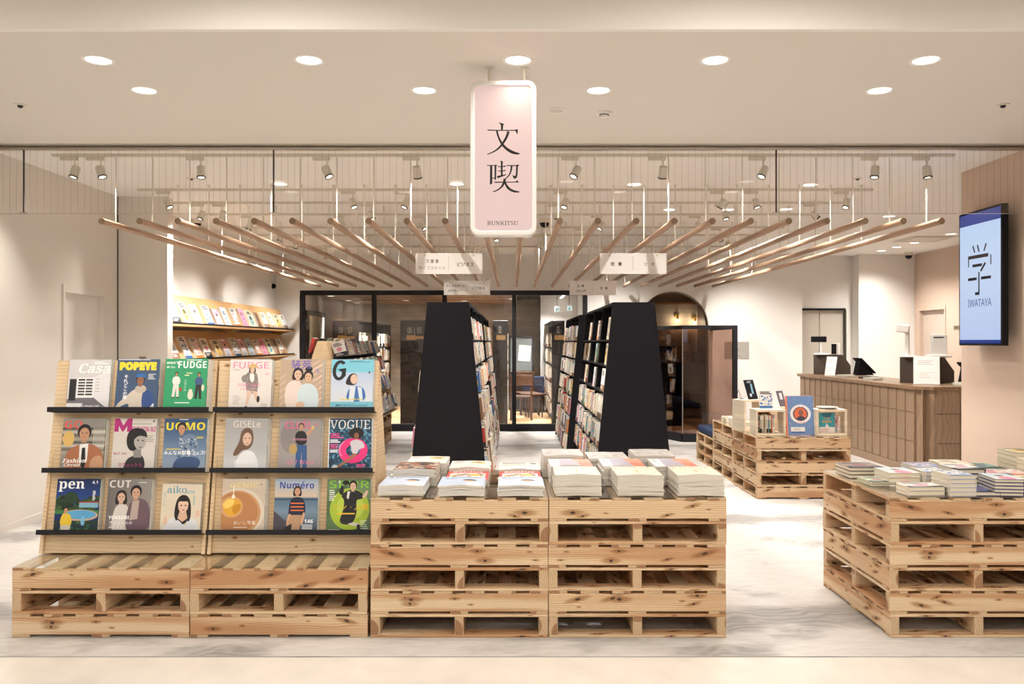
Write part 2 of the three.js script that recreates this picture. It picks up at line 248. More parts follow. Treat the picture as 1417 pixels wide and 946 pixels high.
// ---------- hanging smoke screen of wired glass ----------
{
  const joints = [LX + 0.005, (33 - 708.5) * 6.1 / FOCAL, (378.6 - 708.5) * 6.1 / FOCAL, (726 - 708.5) * 6.1 / FOCAL, (1074 - 708.5) * 6.1 / FOCAL, PX - 0.005], low = 2.412, top = CEIL - 0.012;
  const wireG = box(0.0008, top - low, 0.0008);
  for (let i = 0; i < 5; i++) {
    const a = joints[i] + 0.003, b = joints[i + 1] - 0.003, w = part('window_' + (i + 1), span(a, b, low, top, GLASSZ - 0.003, GLASSZ + 0.003), M.glass, scene); w.userData.kind = 'structure';
    for (let x = Math.ceil(a / 0.05) * 0.05; x < b; x += 0.05) part('wire', wireG, M.wire, w, [x, (low + top) / 2, GLASSZ + 0.0042]);
    if (i) { part('joint_strip', span(joints[i] - 0.0045, joints[i] + 0.0045, low, top, GLASSZ - 0.005, GLASSZ + 0.005), M.joint, w); part('joint_clip', span(joints[i] - 0.03, joints[i] + 0.03, low - 0.006, low + 0.006, GLASSZ - 0.008, GLASSZ + 0.008), M.aluminium, w); }
    part('edge_strip', span(a, b, low - 0.004, low, GLASSZ - 0.004, GLASSZ + 0.004), M.aluminium, w);
  }
}
// ---------- glazed screen to the reading room ----------
{
  const z = BACK + 0.0, mull = [-3.45, -2.27, -1.11, 0.035, 1.2], bt = 0.115;
  const f = struct('trim_glazing', mergeGeometries([span(GX0, GX1, GTOP - 0.075, GTOP, z - 0.09, z + 0.02), span(GX0, GX1, 0, bt, z - 0.09, z + 0.02)]), M.blackMetal);
  for (const x of mull) part('mullion', span(x - 0.034, x + 0.034, bt, GTOP - 0.075, z - 0.09, z + 0.02), M.blackMetal, f);
  for (let i = 0; i < 4; i++) { const w = part('window_' + (6 + i), span(mull[i] + 0.034, mull[i + 1] - 0.034, bt, GTOP - 0.075, z - 0.04, z - 0.032), M.glass, scene); w.userData.kind = 'structure'; }
}
// ---------- tinted glass enclosure before the arch ----------
{
  const z = -12.1, xr = 3.3, xc = 2.5, top = 1.707, bt = 0.12, xl = 1.95, zl = -13.54;
  const f = struct('trim_enclosure', mergeGeometries([span(xc, xr, top - 0.055, top, z - 0.06, z), span(xc, xr, 0, bt, z - 0.06, z), span(xr - 0.062, xr, bt, top - 0.055, z - 0.07, z)]), M.blackMetal);
  const dx = xl - xc, dz = zl - z, L = Math.hypot(dx, dz), turn = Math.atan2(-dz, dx);
  const side = (y0, y1, d) => { const g = box(L, y1 - y0, d); g.rotateY(turn); g.translate((xl + xc) / 2, (y0 + y1) / 2, (z + zl) / 2 - 0.03); return g; };
  part('angled_rail', mergeGeometries([side(top - 0.055, top, 0.055), side(0, bt, 0.055)]), M.blackMetal, f);
  part('side_rail', mergeGeometries([span(xr - 0.06, xr, top - 0.055, top, z - 0.06, BACK), span(xr - 0.06, xr, 0, bt, z - 0.06, BACK)]), M.blackMetal, f);
  const w = part('window_10', span(xc + 0.004, xr - 0.062, bt, top - 0.055, z - 0.036, z - 0.028), M.tinted, scene); w.userData.kind = 'structure';
  const w2 = part('window_11', side(bt, top - 0.055, 0.008), M.tinted, scene); w2.userData.kind = 'structure';
  part('joint_strip', span(xc - 0.004, xc + 0.004, bt, top - 0.055, z - 0.04, z - 0.022), M.aluminium, w2);
}

// ================= LAMPS =================
const discG = new THREE.CircleGeometry(0.062, 32).rotateX(Math.PI / 2), ringG = new THREE.LatheGeometry([[0.062, 0.004], [0.066, -0.004], [0.076, -0.005], [0.08, 0]].map((p) => new THREE.Vector2(...p)), 36);
function downlight(x, y, z, power, label, group, angle = 1.15) {
  const o = thing('downlight', label, 'downlight', [x, y, z], 0, group);
  part('trim_ring', ringG, M.whitePlastic, o); part('lamp_face', discG, M.glow, o, [0, -0.0015, 0]);
  const l = new THREE.SpotLight(WARM, power, 0, angle, angle > 1.4 ? 0.25 : 0.75, 2); l.position.set(0, -0.012, 0); l.target.position.set(0, -2, 0); l.castShadow = true; l.shadow.radius = 2.6; l.name = 'lamp_light'; o.add(l, l.target);
  return o;
}
[-2.12, -1.04, 0.03, 1.04, 2.12].forEach((x, i) => downlight(x, CEIL, -4.24, LAMP.corridor, `round downlight, ${fromSide(i, 5)} in the row along the ceiling fascia`, 'downlights by the fascia'));
[-2.11, -0.504, 0.496, 2.11].forEach((x, i) => downlight(x, CEIL, -4.75, LAMP.aisle, `round downlight, ${fromSide(i, 4)} in the row nearer the glass screen`, 'downlights before the glass screen'));
for (const z of [-2.9, -0.8, 1.5, 3.8]) for (const x of [-5.4, -3.24, -1.08, 1.08, 3.24, 5.4]) downlight(x, HALL, z, LAMP.hall, 'round recessed downlight in the high ceiling of the mall passage', 'passage downlights', 1.5);
for (const [x, z] of [[-2.12, -7.56], [-0.505, -7.56], [1.12, -7.58], [2.74, -7.6], [1.72, -9.03], [2.36, -9.03], [2.98, -9.0]]) downlight(x, CEIL, z, LAMP.inside, 'round recessed downlight in the shop ceiling above the wooden rods', 'shop ceiling downlights');
for (const [x, z] of [[4.33, -9.5], [5.87, -11.06], [5.86, -12.05], [5.86, -12.6], [5.85, -13.1]]) downlight(x, CEIL, z, LAMP.checkout, 'round recessed downlight in the ceiling over the checkout counter', 'checkout downlights');

// track lighting
const TRACKS = [
  [-6.36, [[-3.36, -0.15, 0.3], [-3.16, 0.4, 0.2], [-2.39, 0.1, 0.2], [-1.42, 0.5, 0.3], [-0.73, 0.1, -0.5], [0.49, -0.5, 0.35], [1.16, -0.05, -0.5], [1.93, -0.5, 0.3], [2.79, -0.2, 0.2], [3.19, 0.05, 0.15]]],
  [-7.8, [[-3.24, 0.5, 0.2], [-1.5, 0.4, 0.3], [-1.0, -0.4, 0.3], [0.5, -0.3, 0.4], [1.98, -0.5, -0.4], [2.3, 0.2, 0.3], [3.15, -0.3, 0.3]]],
  [-8.53, [[-3.2, -0.3, 0.3], [-2.98, -0.35, -0.3], [-1.45, 0.4, 0.2], [0.48, -0.3, -0.2], [2.2, 0.1, 0.3], [3.12, 0.9, 0.2]]],
  [-9.3, [[-2.95, -0.3, 0.2], [-1.9, 0.4, -0.4], [-1.0, 0.6, 0.3], [1.0, -0.5, 0.3], [2.1, 0.4, -0.3]]],
  [-10.35, [[-2.9, -0.3, 0.2], [-0.2, 0.2, 0.4], [0.9, 0.1, 0.5], [2.6, 0.6, -0.5]]],
  [-11.1, [[-2.9, -0.3, -0.3], [-1.1, 0.4, -0.5], [0.4, -0.4, -0.4], [2.9, 0.3, -0.4]]],
  [-12.45, [[-2.8, -0.3, -0.2], [-0.6, 0.3, -0.3], [1.4, 0.2, -0.4], [3.3, 0.3, -0.4]]],
];
{
  const headG = new THREE.LatheGeometry([[0, 0.047], [0.027, 0.047], [0.031, 0.043], [0.033, -0.045], [0.029, -0.047], [0.027, -0.036], [0, -0.036]].map((p) => new THREE.Vector2(...p)), 24);
  const rimG = new THREE.LatheGeometry([[0.0335, -0.038], [0.0345, -0.044], [0.032, -0.049], [0.028, -0.048]].map((p) => new THREE.Vector2(...p)), 24), lensG = new THREE.CircleGeometry(0.026, 20).rotateX(Math.PI / 2);
  const adapterG = rbox(0.13, 0.028, 0.03, 0.004), stemG = cyl(0.007, 0.05, 10), trackG = metreUV(rbox(6.93, 0.022, 0.034, 0.002));
  TRACKS.forEach(([z, heads], i) => {
    single('lighting_track', trackG, M.trackWhite, `grey-white lighting track on the ceiling, ${ordinal[i]} one in from the glass screen`, 'track', [-0.065, CEIL - 0.011, z], null, 'lighting tracks');
    heads.forEach(([x, ax, az], j) => {
      const o = thing('track_spotlight', `cream spotlight, ${fromSide(j, heads.length)} on the ${ordinal[i]} ceiling track behind the glass screen`, 'spotlight', [x, CEIL - 0.022, z], 0, 'spotlights on the ' + ordinal[i] + ' track');
      part('adapter', adapterG, M.trackWhite, o, [-0.045, -0.014, 0]); part('stem', stemG, M.whiteMetal, o, [0, -0.05, 0]);
      const head = part('head', headG, M.trackWhite, o, [0, -0.118, 0]);
      const dir = new THREE.Vector3(ax, -1, az).normalize(); head.quaternion.setFromUnitVectors(new THREE.Vector3(0, -1, 0), dir);
      part('rim', rimG, M.blackMetal, head); part('lens', lensG, M.glow, head, [0, -0.0372, 0]);
      const l = new THREE.SpotLight(WARM, LAMP.spot * [0.35, 0.7, 0.9, 1, 1, 1, 1.2][i], 0, 0.95, 1, 2); l.position.set(0, -0.118, 0).addScaledVector(dir, 0.052); l.target.position.copy(l.position).addScaledVector(dir, 2); l.castShadow = true; l.shadow.radius = 1.2; l.name = 'lamp_light'; o.add(l, l.target);
    });
  });
}
// ================= WOODEN RODS UNDER THE CEILING =================
{
  const z0 = -6.2, z1 = -13.25, y0 = 2.37, y1 = 2.362, r = 0.0245, L = Math.hypot(z1 - z0, y1 - y0), pitch = 0.2862;
  const rodG = new THREE.CylinderGeometry(r, r, L, 18, 1, true), uv = rodG.attributes.uv; for (let i = 0; i < uv.count; i++) uv.setXY(i, uv.getX(i), uv.getY(i) * 7);
  rodG.rotateX(-Math.PI / 2);
  const capG = new THREE.CircleGeometry(r, 18), rows = [-6.43, -7.62, -8.78, -9.95, -11.1, -12.25, -13.1];
  const susp = rows.map((z) => { const y = mix(y0, y1, (z - z0) / (z1 - z0)) + r - 0.002; return [z, y, cyl(0.0055, CEIL - y, 8)]; });
  const flangeG = cyl(0.014, 0.008, 10), tilt = Math.atan2(y1 - y0, z0 - z1);
  for (let i = 0; i < 23; i++) {
    const x = 0.0717 + (i - 11) * pitch;
    const o = thing('wooden_rod', `long round wooden ceiling rod on thin white hangers, ${fromSide(i, 23)}`, 'wooden rod', [x, 0, 0], 0, 'parallel wooden rods under the ceiling');
    const rod = part('rod', rodG, M.dowel, o, [0, (y0 + y1) / 2, (z0 + z1) / 2], [tilt, 0, 0]); void rod;
    part('rod_end', capG, M.dowelEnd, o, [0, y0, z0 + 0.0004]); part('rod_end', capG, M.dowelEnd, o, [0, y1, z1 - 0.0004], [0, Math.PI, 0]);
    for (const [z, y, g] of susp) { part('hanger', g, M.whiteMetal, o, [0, (y + CEIL) / 2, z]); part('hanger_flange', flangeG, M.whiteMetal, o, [0, CEIL - 0.004, z]); }
  }
}

// ================= PALLETS =================
const PAL = 0.88, PH = 0.115, TB = 0.0135, SH = PH - 2 * TB;
const vrow = (r, t) => (r * ROW_PX + 3 + t * (ROW_PX - 6)) / WOOD_H;
function plankGeo(len, h, d, r, k, flip) {              // length along x
  return chamferBox(len, h, d, 0.0022, (ax, sg, x, y, z) => {
    if (ax === 0) { const a = 0.05 + 0.9 * clamp(z * d / 0.09 + 0.5), b = 0.05 + 0.9 * clamp(y * h / 0.09 + 0.5); return [(k + (h > d ? a * 0.9 : a)) / 8, (PLANK_ROWS * ROW_PX + 2 + b * 122) / WOOD_H]; }
    const u = flip ? 0.5 - x : 0.5 + x, t = ax === 1 ? z * d / 0.0885 + 0.5 : y * h / 0.0885 + 0.5;
    return [clamp(u, 0.002, 0.998), vrow((r + (ax === 1 ? 0 : sg > 0 ? 0 : 3)) % PLANK_ROWS, clamp(t))];
  });
}
const STR = [], DECK = [], BOT = [];
for (let r = 0; r < PLANK_ROWS; r++) for (const f of [false, true]) { STR.push(plankGeo(PAL, SH, 0.045, r, (r * 3 + (f ? 1 : 0)) % 8, f)); DECK.push(plankGeo(PAL, TB, 0.092, (r + 2) % PLANK_ROWS, (r * 5 + 1) % 8, f)); BOT.push(plankGeo(PAL, TB, 0.088, (r + 5) % PLANK_ROWS, (r * 3 + 2) % 8, f)); }
let plankTurn = 0; const nextOf = (a) => a[(plankTurn += 5) % a.length];
function pallet(cx, y, cz, turned, label, group) {
  const o = thing('wooden_pallet', label, 'pallet', [cx + rr(-0.002, 0.002), y, cz + rr(-0.002, 0.002)], (turned ? Math.PI / 2 : 0) + rr(-0.003, 0.003) + (rnd() < 0.5 ? Math.PI : 0), group);
  for (const z of [-1, 0, 1]) part('stringer', nextOf(STR), M.pallet, o, [0, TB + SH / 2, z * (PAL / 2 - 0.0225)]);
  for (let i = 0; i < 6; i++) part('deck_board', nextOf(DECK), M.pallet, o, [-PAL / 2 + 0.046 + i * (PAL - 0.092) / 5, PH - TB / 2, 0], [0, Math.PI / 2, 0]);
  for (const x of [-1, 0, 1]) part('bottom_board', nextOf(BOT), M.pallet, o, [x * (PAL / 2 - 0.044), TB / 2, 0], [0, Math.PI / 2, 0]);
  return o;
}
const levels = ['lowest', 'second', 'third', 'fourth', 'fifth', 'sixth'];
function palletStack(x0, zf, n, topPlank, where, always) {   // x0: low-x edge, zf: front edge
  for (let i = 0; i < n; i++) {
    const fromTop = n - 1 - i, plank = always === undefined ? (fromTop % 2 === 0) === topPlank : always;
    pallet(x0 + PAL / 2, i * PH, zf - PAL / 2, !plank, i === n - 1 ? `pine pallet on top of the stack ${where}` : i === 0 ? `pine pallet at the bottom of the stack ${where}` : `pine pallet, ${levels[i]} up in the stack ${where}`, 'stacked pine pallets');
  }
}
const sheetG = rbox(PAL + 0.004, 0.005, PAL + 0.004, 0.0015, 1);
function topSheet(x0, zf, n, where) { single('acrylic_sheet', sheetG, M.acrylic, `clear acrylic sheet covering the pallet stack ${where}`, 'sheet', [x0 + PAL / 2, n * PH + 0.0026, zf - PAL / 2], null, 'clear acrylic sheets on pallets'); }
const ZF = -4.1;
const STACKS = {
  rackA: [-2.479, ZF, 3, 'under the rack with yellow lettered covers'], rackB: [-1.595, ZF, 3, 'under the rack with the swim ring cover'],
  tabA: [-0.702, ZF, 6, 'with pale blue and red magazines'], tabB: [0.183, ZF, 6, 'with tall piles of beige magazines'],
  bookA: [1.873, ZF, 6, 'piled with hardback books'], bookB: [2.757, ZF, 6, 'against the peach pillar, with yellow banded books'],
  islA: [2.285, -7.72, 5, 'with small wooden boxes before the counter'], islB: [2.298, -8.604, 5, 'behind the wooden boxes, with low paperbacks'], islC: [2.31, -9.49, 3, 'with the navy cushion'],
  farA: [-2.68, -9.72, 4, 'at the front of the A-frame stand'], farB: [-2.68, -10.604, 4, 'amid the A-frame stand'], farC: [-2.68, -11.488, 4, 'at the rear of the A-frame stand'],
};
for (const [k, [x, z, n, w]] of Object.entries(STACKS)) { palletStack(x, z, n, true, w, k === 'islC' ? true : undefined); if (!k.startsWith('far') && k !== 'islC') topSheet(x, z, n, w); }
const TOPY = (n) => n * PH + 0.0052;

// ================= MAGAZINE RACKS (A-frames of plywood with black ledges) =================
const RACK = { y0: TOPY(3) + 0.006, h: 1.006, zb: -4.345, zt: -4.51, w: 0.868 };
RACK.len = Math.hypot(RACK.h, RACK.zb - RACK.zt); RACK.up = [0, RACK.h / RACK.len, (RACK.zt - RACK.zb) / RACK.len]; RACK.tilt = Math.atan2(RACK.zb - RACK.zt, RACK.h);
const LEDGES = [0.737, 0.418, 0.1];
function aFrame(name, x0, label, front, rackW) {
  const o = thing(name, label, 'rack', [x0, RACK.y0, RACK.zb], 0, 'plywood magazine racks on the pallets');
  const T = 0.018, g = chamferBox(rackW, RACK.len, T, 0.0015, (ax, sg, x, y, z) => [(x + 0.5) * rackW / 0.9 + front * 0.37, (y + 0.5) * RACK.len / 1.05]);
  const place = (m, s, off) => { m.position.set(rackW / 2, s * RACK.up[1] + off * -RACK.up[2], s * RACK.up[2] + off * RACK.up[1]); m.rotation.x = -RACK.tilt; };
  place(part('front_panel', g, M.ply, o), RACK.len / 2, -T / 2);
  const bk = part('back_panel', g, M.ply, o, [rackW / 2, RACK.h / 2 - 0.003, (RACK.zt - RACK.zb) - 0.02 - 0.19], [Math.atan2(0.36, RACK.h), 0, 0]); void bk;
  const tz = RACK.zt - RACK.zb, sideG = prism([[-0.022, 0], [0.55, 0], [-tz + 0.028, RACK.h - 0.004], [-tz + 0.018, RACK.h - 0.004]], 0.018, 0); sideG.rotateY(Math.PI / 2);
  part('side_panel', uvm(sideG, 0.9), M.ply, o, [0.0, 0, 0]); part('side_panel', uvm(sideG.clone(), 0.9), M.ply, o, [rackW - 0.018, 0, 0]);
  const ledgeG = mergeGeometries([box(rackW - 0.01, 0.004, 0.074).translate(0, 0, 0.037), box(rackW - 0.01, 0.026, 0.004).translate(0, 0.011, 0.072)]);
  for (const s of LEDGES) { const l = part('ledge', ledgeG, M.blackMetal, o); place(l, s, 0.0005); l.userData.label = 'black metal ledge'; }
  return o;
}
aFrame('magazine_rack', -2.474, 'plywood magazine rack with black ledges standing clear of the tall pallets', 0, RACK.w);
aFrame('magazine_rack', -1.594, 'plywood magazine rack with black ledges next to the tall pallet stack', 1, RACK.w);

// A-frame book stand at the back, ridge running away from the shop front
const STAND = { x: -2.24, y0: 4 * PH + 0.012, h: 1.0, z0: -9.76, z1: -12.3, half: 0.4 };
{
  const o = thing('book_stand', 'plywood A-frame book stand on pallets before the glazed reading room', 'stand', [STAND.x, STAND.y0, 0]);
  const { h, z0, z1, half } = STAND, L = z0 - z1, slope = Math.atan2(half - 0.05, h), len = Math.hypot(half - 0.05, h);
  const endG = prism([[-half + 0.03, 0], [half - 0.03, 0], [0.045, h], [-0.045, h]], 0.02, 0);
  part('end_panel', uvm(endG, 0.9), M.ply, o, [0, 0, z0 - 0.02]); part('end_panel', uvm(endG.clone(), 0.9), M.ply, o, [0, 0, z1]);
  for (const s of [-1, 1]) part('sloped_panel', uvm(box(0.018, len, L - 0.04), 0.9), M.ply, o, [s * (half + 0.05) / 2, h / 2, (z0 + z1) / 2], [0, 0, s * slope]);
  for (const s of [-1, 1]) for (const y of [0.02, 0.3, 0.56, 0.8]) { const x = mix(half, 0.05, y / h), d = part('shelf', box(0.14, 0.014, L - 0.02), y > 0.7 ? M.blackMetal : M.ply, o, [s * (x + 0.075), y - 0.01, (z0 + z1) / 2], [0, 0, -s * 0.15]); void d; }
}

// ================= BLACK BOOKCASES =================
const CASE = { h: 1.81, top: 0.1825, bot: 0.36 };
const halfAt = (y) => mix(CASE.bot, CASE.top, y / CASE.h), SHELVES = [1.485, 1.262, 1.027, 0.782, 0.54, 0.3, 0.075];
function bookcase(cx, zf, zr, bays, label, finish) {
  const o = thing('bookcase', label, 'bookcase', [cx, 0, 0], 0, 'sloped black bookcases'), t = 0.028, L = zf - zr;
  const trap = (d, inset) => { const b = CASE.bot - inset, a = CASE.top - inset, g = prism([[-b, 0], [b, 0], [a, CASE.h - (inset ? 0.02 : 0)], [-a, CASE.h - (inset ? 0.02 : 0)]], d, 0); return g; };
  part('end_panel', trap(t, 0), M.blackBoard, o, [0, 0, zf - t]); part('end_panel', trap(t, 0), M.blackBoard, o, [0, 0, zr]);
  part('spine_panel', box(0.02, CASE.h - 0.03, L - 2 * t), M.blackPaint, o, [0, CASE.h / 2, (zf + zr) / 2]);
  part('top_board', box(CASE.top * 2 - 0.004, 0.02, L - 2 * t), M.blackPaint, o, [0, CASE.h - 0.012, (zf + zr) / 2]);
  for (let b = 1; b < bays; b++) part('divider', trap(0.016, 0.012), M.blackPaint, o, [0, 0, zf - L * b / bays - 0.008]);
  for (const y of SHELVES) part('shelf', box(2 * halfAt(y) - 0.006, 0.016, L - 2 * t), M.blackPaint, o, [0, y - 0.008, (zf + zr) / 2]);
  void finish; return { cx, zf, zr, bays, t, L };
}
const CASES = {
  leftA: bookcase(-0.555, -7.2, -9.85, 3, 'black sloped bookcase behind the pale blue magazines, under the two-part sign ending in business'),
  rightA: bookcase(1.06, -7.2, -9.85, 3, 'black sloped bookcase behind the beige magazines, beside the arched opening'),
  leftB: bookcase(-0.56, -10.55, -13.15, 3, 'black sloped bookcase by the glazed reading room, behind the one over the blue magazines'),
  rightB: bookcase(1.045, -10.55, -13.15, 3, 'black sloped bookcase by the glazed reading room, in line with the arched opening bookcase'),
};
// ================= PRINT: lettering by strokes, covers, signs =================
const GLYPH = {
  文: [[50, 5, 50, 22], [8, 24, 92, 24], [72, 26, 62, 58, 38, 80, 8, 93], [28, 26, 42, 62, 64, 82, 92, 93]],
  学: [[22, 6, 30, 22], [48, 4, 53, 20], [80, 4, 70, 22], [10, 44, 10, 28, 90, 28, 90, 44], [28, 42, 70, 42, 50, 56], [50, 56, 50, 90, 36, 90], [8, 66, 92, 66]],
  児: [[24, 8, 24, 50], [40, 8, 80, 8, 80, 50, 40, 50, 40, 8], [40, 29, 80, 29], [38, 54, 32, 78, 10, 93], [60, 54, 60, 88, 90, 90, 92, 76]],
  童: [[50, 2, 50, 12], [18, 14, 82, 14], [34, 16, 38, 28], [66, 16, 62, 28], [6, 30, 94, 30], [22, 38, 78, 38, 78, 64, 22, 64, 22, 38], [22, 51, 78, 51], [50, 38, 50, 92], [16, 78, 84, 78], [6, 93, 94, 93]],
  書: [[20, 14, 78, 14, 78, 42, 20, 42], [6, 28, 94, 28], [14, 54, 86, 54], [50, 4, 50, 62], [24, 68, 76, 68, 76, 95, 24, 95, 24, 68], [24, 81, 76, 81]],
  ラ: [[20, 14, 80, 14], [12, 38, 86, 38, 78, 68, 36, 94]], イ: [[80, 8, 52, 36, 10, 56], [54, 38, 54, 94]], フ: [[12, 18, 86, 18, 78, 56, 34, 92]],
  ス: [[16, 16, 78, 16, 56, 56, 12, 92], [56, 56, 90, 90]], タ: [[38, 6, 26, 34, 8, 52], [36, 22, 84, 22, 70, 64, 30, 94], [34, 44, 66, 62]], ル: [[30, 14, 28, 60, 8, 88], [58, 10, 58, 86, 92, 56]],
  ビ: [[20, 10, 20, 80, 32, 90, 82, 90], [20, 50, 74, 34], [76, 6, 84, 20], [90, 2, 98, 16]], ジ: [[22, 12, 42, 22], [10, 38, 30, 48], [16, 90, 56, 74, 88, 34], [72, 8, 80, 22], [88, 4, 96, 18]],
  ネ: [[50, 4, 50, 18], [16, 24, 80, 24, 50, 54, 8, 70], [50, 48, 50, 96], [60, 54, 88, 72]],
  教: [[10, 18, 56, 18], [32, 4, 32, 36], [4, 36, 60, 36], [58, 8, 10, 56], [20, 54, 46, 54, 34, 64, 34, 92, 24, 90], [8, 74, 56, 70], [70, 4, 60, 34], [64, 28, 96, 28], [86, 30, 78, 66, 54, 94], [64, 44, 78, 76, 96, 94]],
  養: [[34, 2, 40, 10], [66, 2, 60, 10], [14, 14, 86, 14], [22, 24, 78, 24], [6, 36, 94, 36], [50, 14, 50, 36], [46, 38, 8, 58], [54, 38, 92, 58], [28, 54, 72, 54, 72, 76, 28, 76, 28, 54], [28, 65, 72, 65], [28, 76, 28, 96, 46, 88], [60, 80, 90, 96]],
  カ: [[12, 30, 84, 30, 80, 84, 66, 88], [46, 6, 42, 50, 10, 92]], チ: [[76, 8, 20, 22], [8, 46, 94, 46], [52, 18, 50, 66, 24, 94]], ャ: [[20, 50, 86, 42, 72, 62], [38, 34, 54, 92]], ー: [[10, 50, 90, 50]],
  コ: [[16, 20, 84, 20, 84, 84], [12, 84, 84, 84]], ミ: [[24, 12, 76, 24], [24, 42, 72, 52], [16, 72, 82, 90]], ッ: [[20, 50, 28, 66], [44, 44, 52, 62], [84, 46, 76, 74, 44, 94]], ク: [[40, 6, 30, 34, 10, 54], [38, 24, 84, 24, 72, 64, 32, 94]],
  ド: [[36, 6, 36, 94], [36, 38, 78, 58], [64, 8, 72, 22], [80, 2, 88, 16]], マ: [[12, 20, 88, 20, 54, 60], [38, 46, 62, 72]], と: [[36, 8, 42, 40], [84, 28, 44, 46, 24, 66, 28, 86, 86, 88]], シ: [[22, 12, 42, 22], [10, 38, 30, 48], [16, 90, 56, 74, 88, 34]],
  ョ: [[24, 46, 80, 46, 80, 92], [28, 68, 80, 68], [22, 92, 80, 92]], ン: [[16, 14, 38, 28], [14, 88, 56, 70, 88, 28]], ァ: [[18, 44, 86, 44, 62, 64], [52, 54, 48, 74, 28, 94]], ェ: [[24, 46, 78, 46], [50, 46, 50, 88], [14, 88, 88, 88]], ウ: [[50, 4, 50, 20], [14, 48, 14, 22, 86, 22, 78, 60, 36, 94]], ト: [[36, 6, 36, 94], [36, 38, 78, 58]], セ: [[8, 44, 90, 30, 72, 52], [36, 8, 36, 82, 46, 90, 86, 90]], ア: [[10, 14, 90, 14, 60, 44], [50, 30, 46, 62, 20, 94]], プ: [[12, 24, 80, 24, 72, 60, 34, 94], [84, 4, 94, 4, 94, 14, 84, 14, 84, 4]],
  外: [[30, 6, 8, 50], [30, 22, 52, 22, 38, 62, 8, 92], [16, 40, 34, 56], [70, 6, 70, 94], [70, 40, 94, 58]], 海: [[8, 10, 20, 20], [4, 36, 16, 46], [6, 92, 22, 60], [40, 6, 28, 26], [36, 16, 92, 16], [40, 30, 36, 78, 86, 78, 90, 30, 40, 30], [28, 54, 96, 54], [62, 30, 58, 78]],
  装: [[22, 4, 22, 44], [6, 12, 18, 22], [4, 40, 22, 32], [42, 16, 96, 16], [68, 4, 68, 40], [46, 40, 90, 40], [50, 44, 50, 54], [6, 56, 94, 56], [44, 58, 8, 84], [36, 70, 36, 96, 52, 88], [50, 60, 92, 94], [86, 64, 66, 76]],
  苑: [[6, 16, 94, 16], [32, 6, 32, 26], [68, 6, 68, 26], [30, 30, 10, 58], [28, 40, 50, 40, 36, 70, 8, 94], [18, 54, 34, 66], [58, 38, 86, 38, 86, 60, 70, 62], [58, 38, 58, 90, 94, 90, 94, 74]],
  人: [[48, 6, 40, 50, 8, 92], [44, 36, 62, 70, 94, 92]], 類: [[26, 4, 26, 48], [4, 22, 50, 22], [10, 6, 18, 16], [44, 6, 34, 16], [4, 44, 22, 28], [48, 44, 30, 28], [4, 62, 50, 62], [28, 50, 26, 70, 4, 94], [28, 68, 48, 92], [54, 8, 96, 8], [74, 8, 70, 20], [60, 20, 90, 20, 90, 70, 60, 70, 60, 20], [60, 36, 90, 36], [60, 53, 90, 53], [68, 74, 56, 94], [82, 74, 96, 94]],
  の: [[52, 20, 40, 76, 20, 80, 12, 56, 30, 26, 60, 18, 86, 36, 84, 66, 58, 88]], ん: [[52, 8, 12, 92, 40, 54, 56, 60, 58, 88, 74, 90, 90, 68]], み: [[22, 16, 56, 16, 34, 76, 14, 78, 14, 60, 40, 54, 92, 72], [76, 36, 74, 66, 58, 92]], な: [[10, 26, 54, 22], [34, 6, 18, 54], [66, 20, 86, 34], [64, 44, 64, 80, 44, 90, 36, 78, 54, 70, 88, 88]],
  試: [[6, 20, 40, 20], [10, 6, 36, 6], [10, 34, 36, 34], [10, 46, 36, 46], [12, 60, 36, 60, 36, 90, 12, 90, 12, 60], [46, 26, 94, 26], [78, 6, 82, 60, 96, 92], [50, 48, 74, 48], [62, 48, 62, 80], [48, 84, 76, 78], [86, 8, 94, 16]], 着: [[32, 2, 40, 12], [68, 2, 60, 12], [14, 16, 86, 16], [20, 28, 80, 28], [6, 40, 94, 40], [50, 16, 50, 40], [42, 42, 8, 84], [32, 54, 82, 54, 82, 95, 32, 95, 32, 54], [32, 68, 82, 68], [32, 82, 82, 82]],
  そ: [[24, 14, 76, 12, 18, 48, 88, 42], [66, 44, 46, 64, 54, 86, 76, 92]], れ: [[24, 6, 24, 94], [8, 26, 38, 24, 6, 76], [24, 50, 56, 24, 66, 34, 62, 80, 78, 88, 94, 70]], ど: [[34, 10, 40, 40], [76, 28, 42, 46, 22, 66, 28, 86, 82, 88], [80, 8, 88, 20], [92, 4, 98, 16]], こ: [[22, 18, 78, 18, 70, 26], [20, 60, 22, 82, 82, 84]], 服: [[14, 8, 14, 60, 6, 92], [14, 8, 40, 8, 40, 92, 32, 90], [14, 34, 40, 34], [14, 58, 40, 58], [54, 6, 54, 94], [54, 8, 88, 8, 88, 32, 70, 32], [54, 44, 86, 44, 76, 72, 60, 92], [60, 56, 94, 92]],
  お: [[10, 28, 60, 26], [36, 6, 36, 84, 16, 88, 12, 72, 50, 48, 84, 54, 88, 78, 66, 90], [72, 16, 90, 30]], い: [[16, 18, 18, 70, 30, 86, 42, 64], [74, 26, 86, 66]], し: [[28, 8, 26, 74, 44, 92, 84, 66]], '・': [[48, 46, 54, 54]], 写: [[8, 26, 8, 10, 92, 10, 92, 26], [34, 18, 30, 46, 78, 46, 74, 90, 60, 88], [34, 30, 74, 30], [8, 66, 92, 66]], 真: [[10, 14, 90, 14], [50, 4, 50, 24], [26, 24, 74, 24, 74, 72, 26, 72, 26, 24], [26, 40, 74, 40], [26, 56, 74, 56], [6, 80, 94, 80], [34, 82, 16, 96], [66, 82, 84, 96]],
};
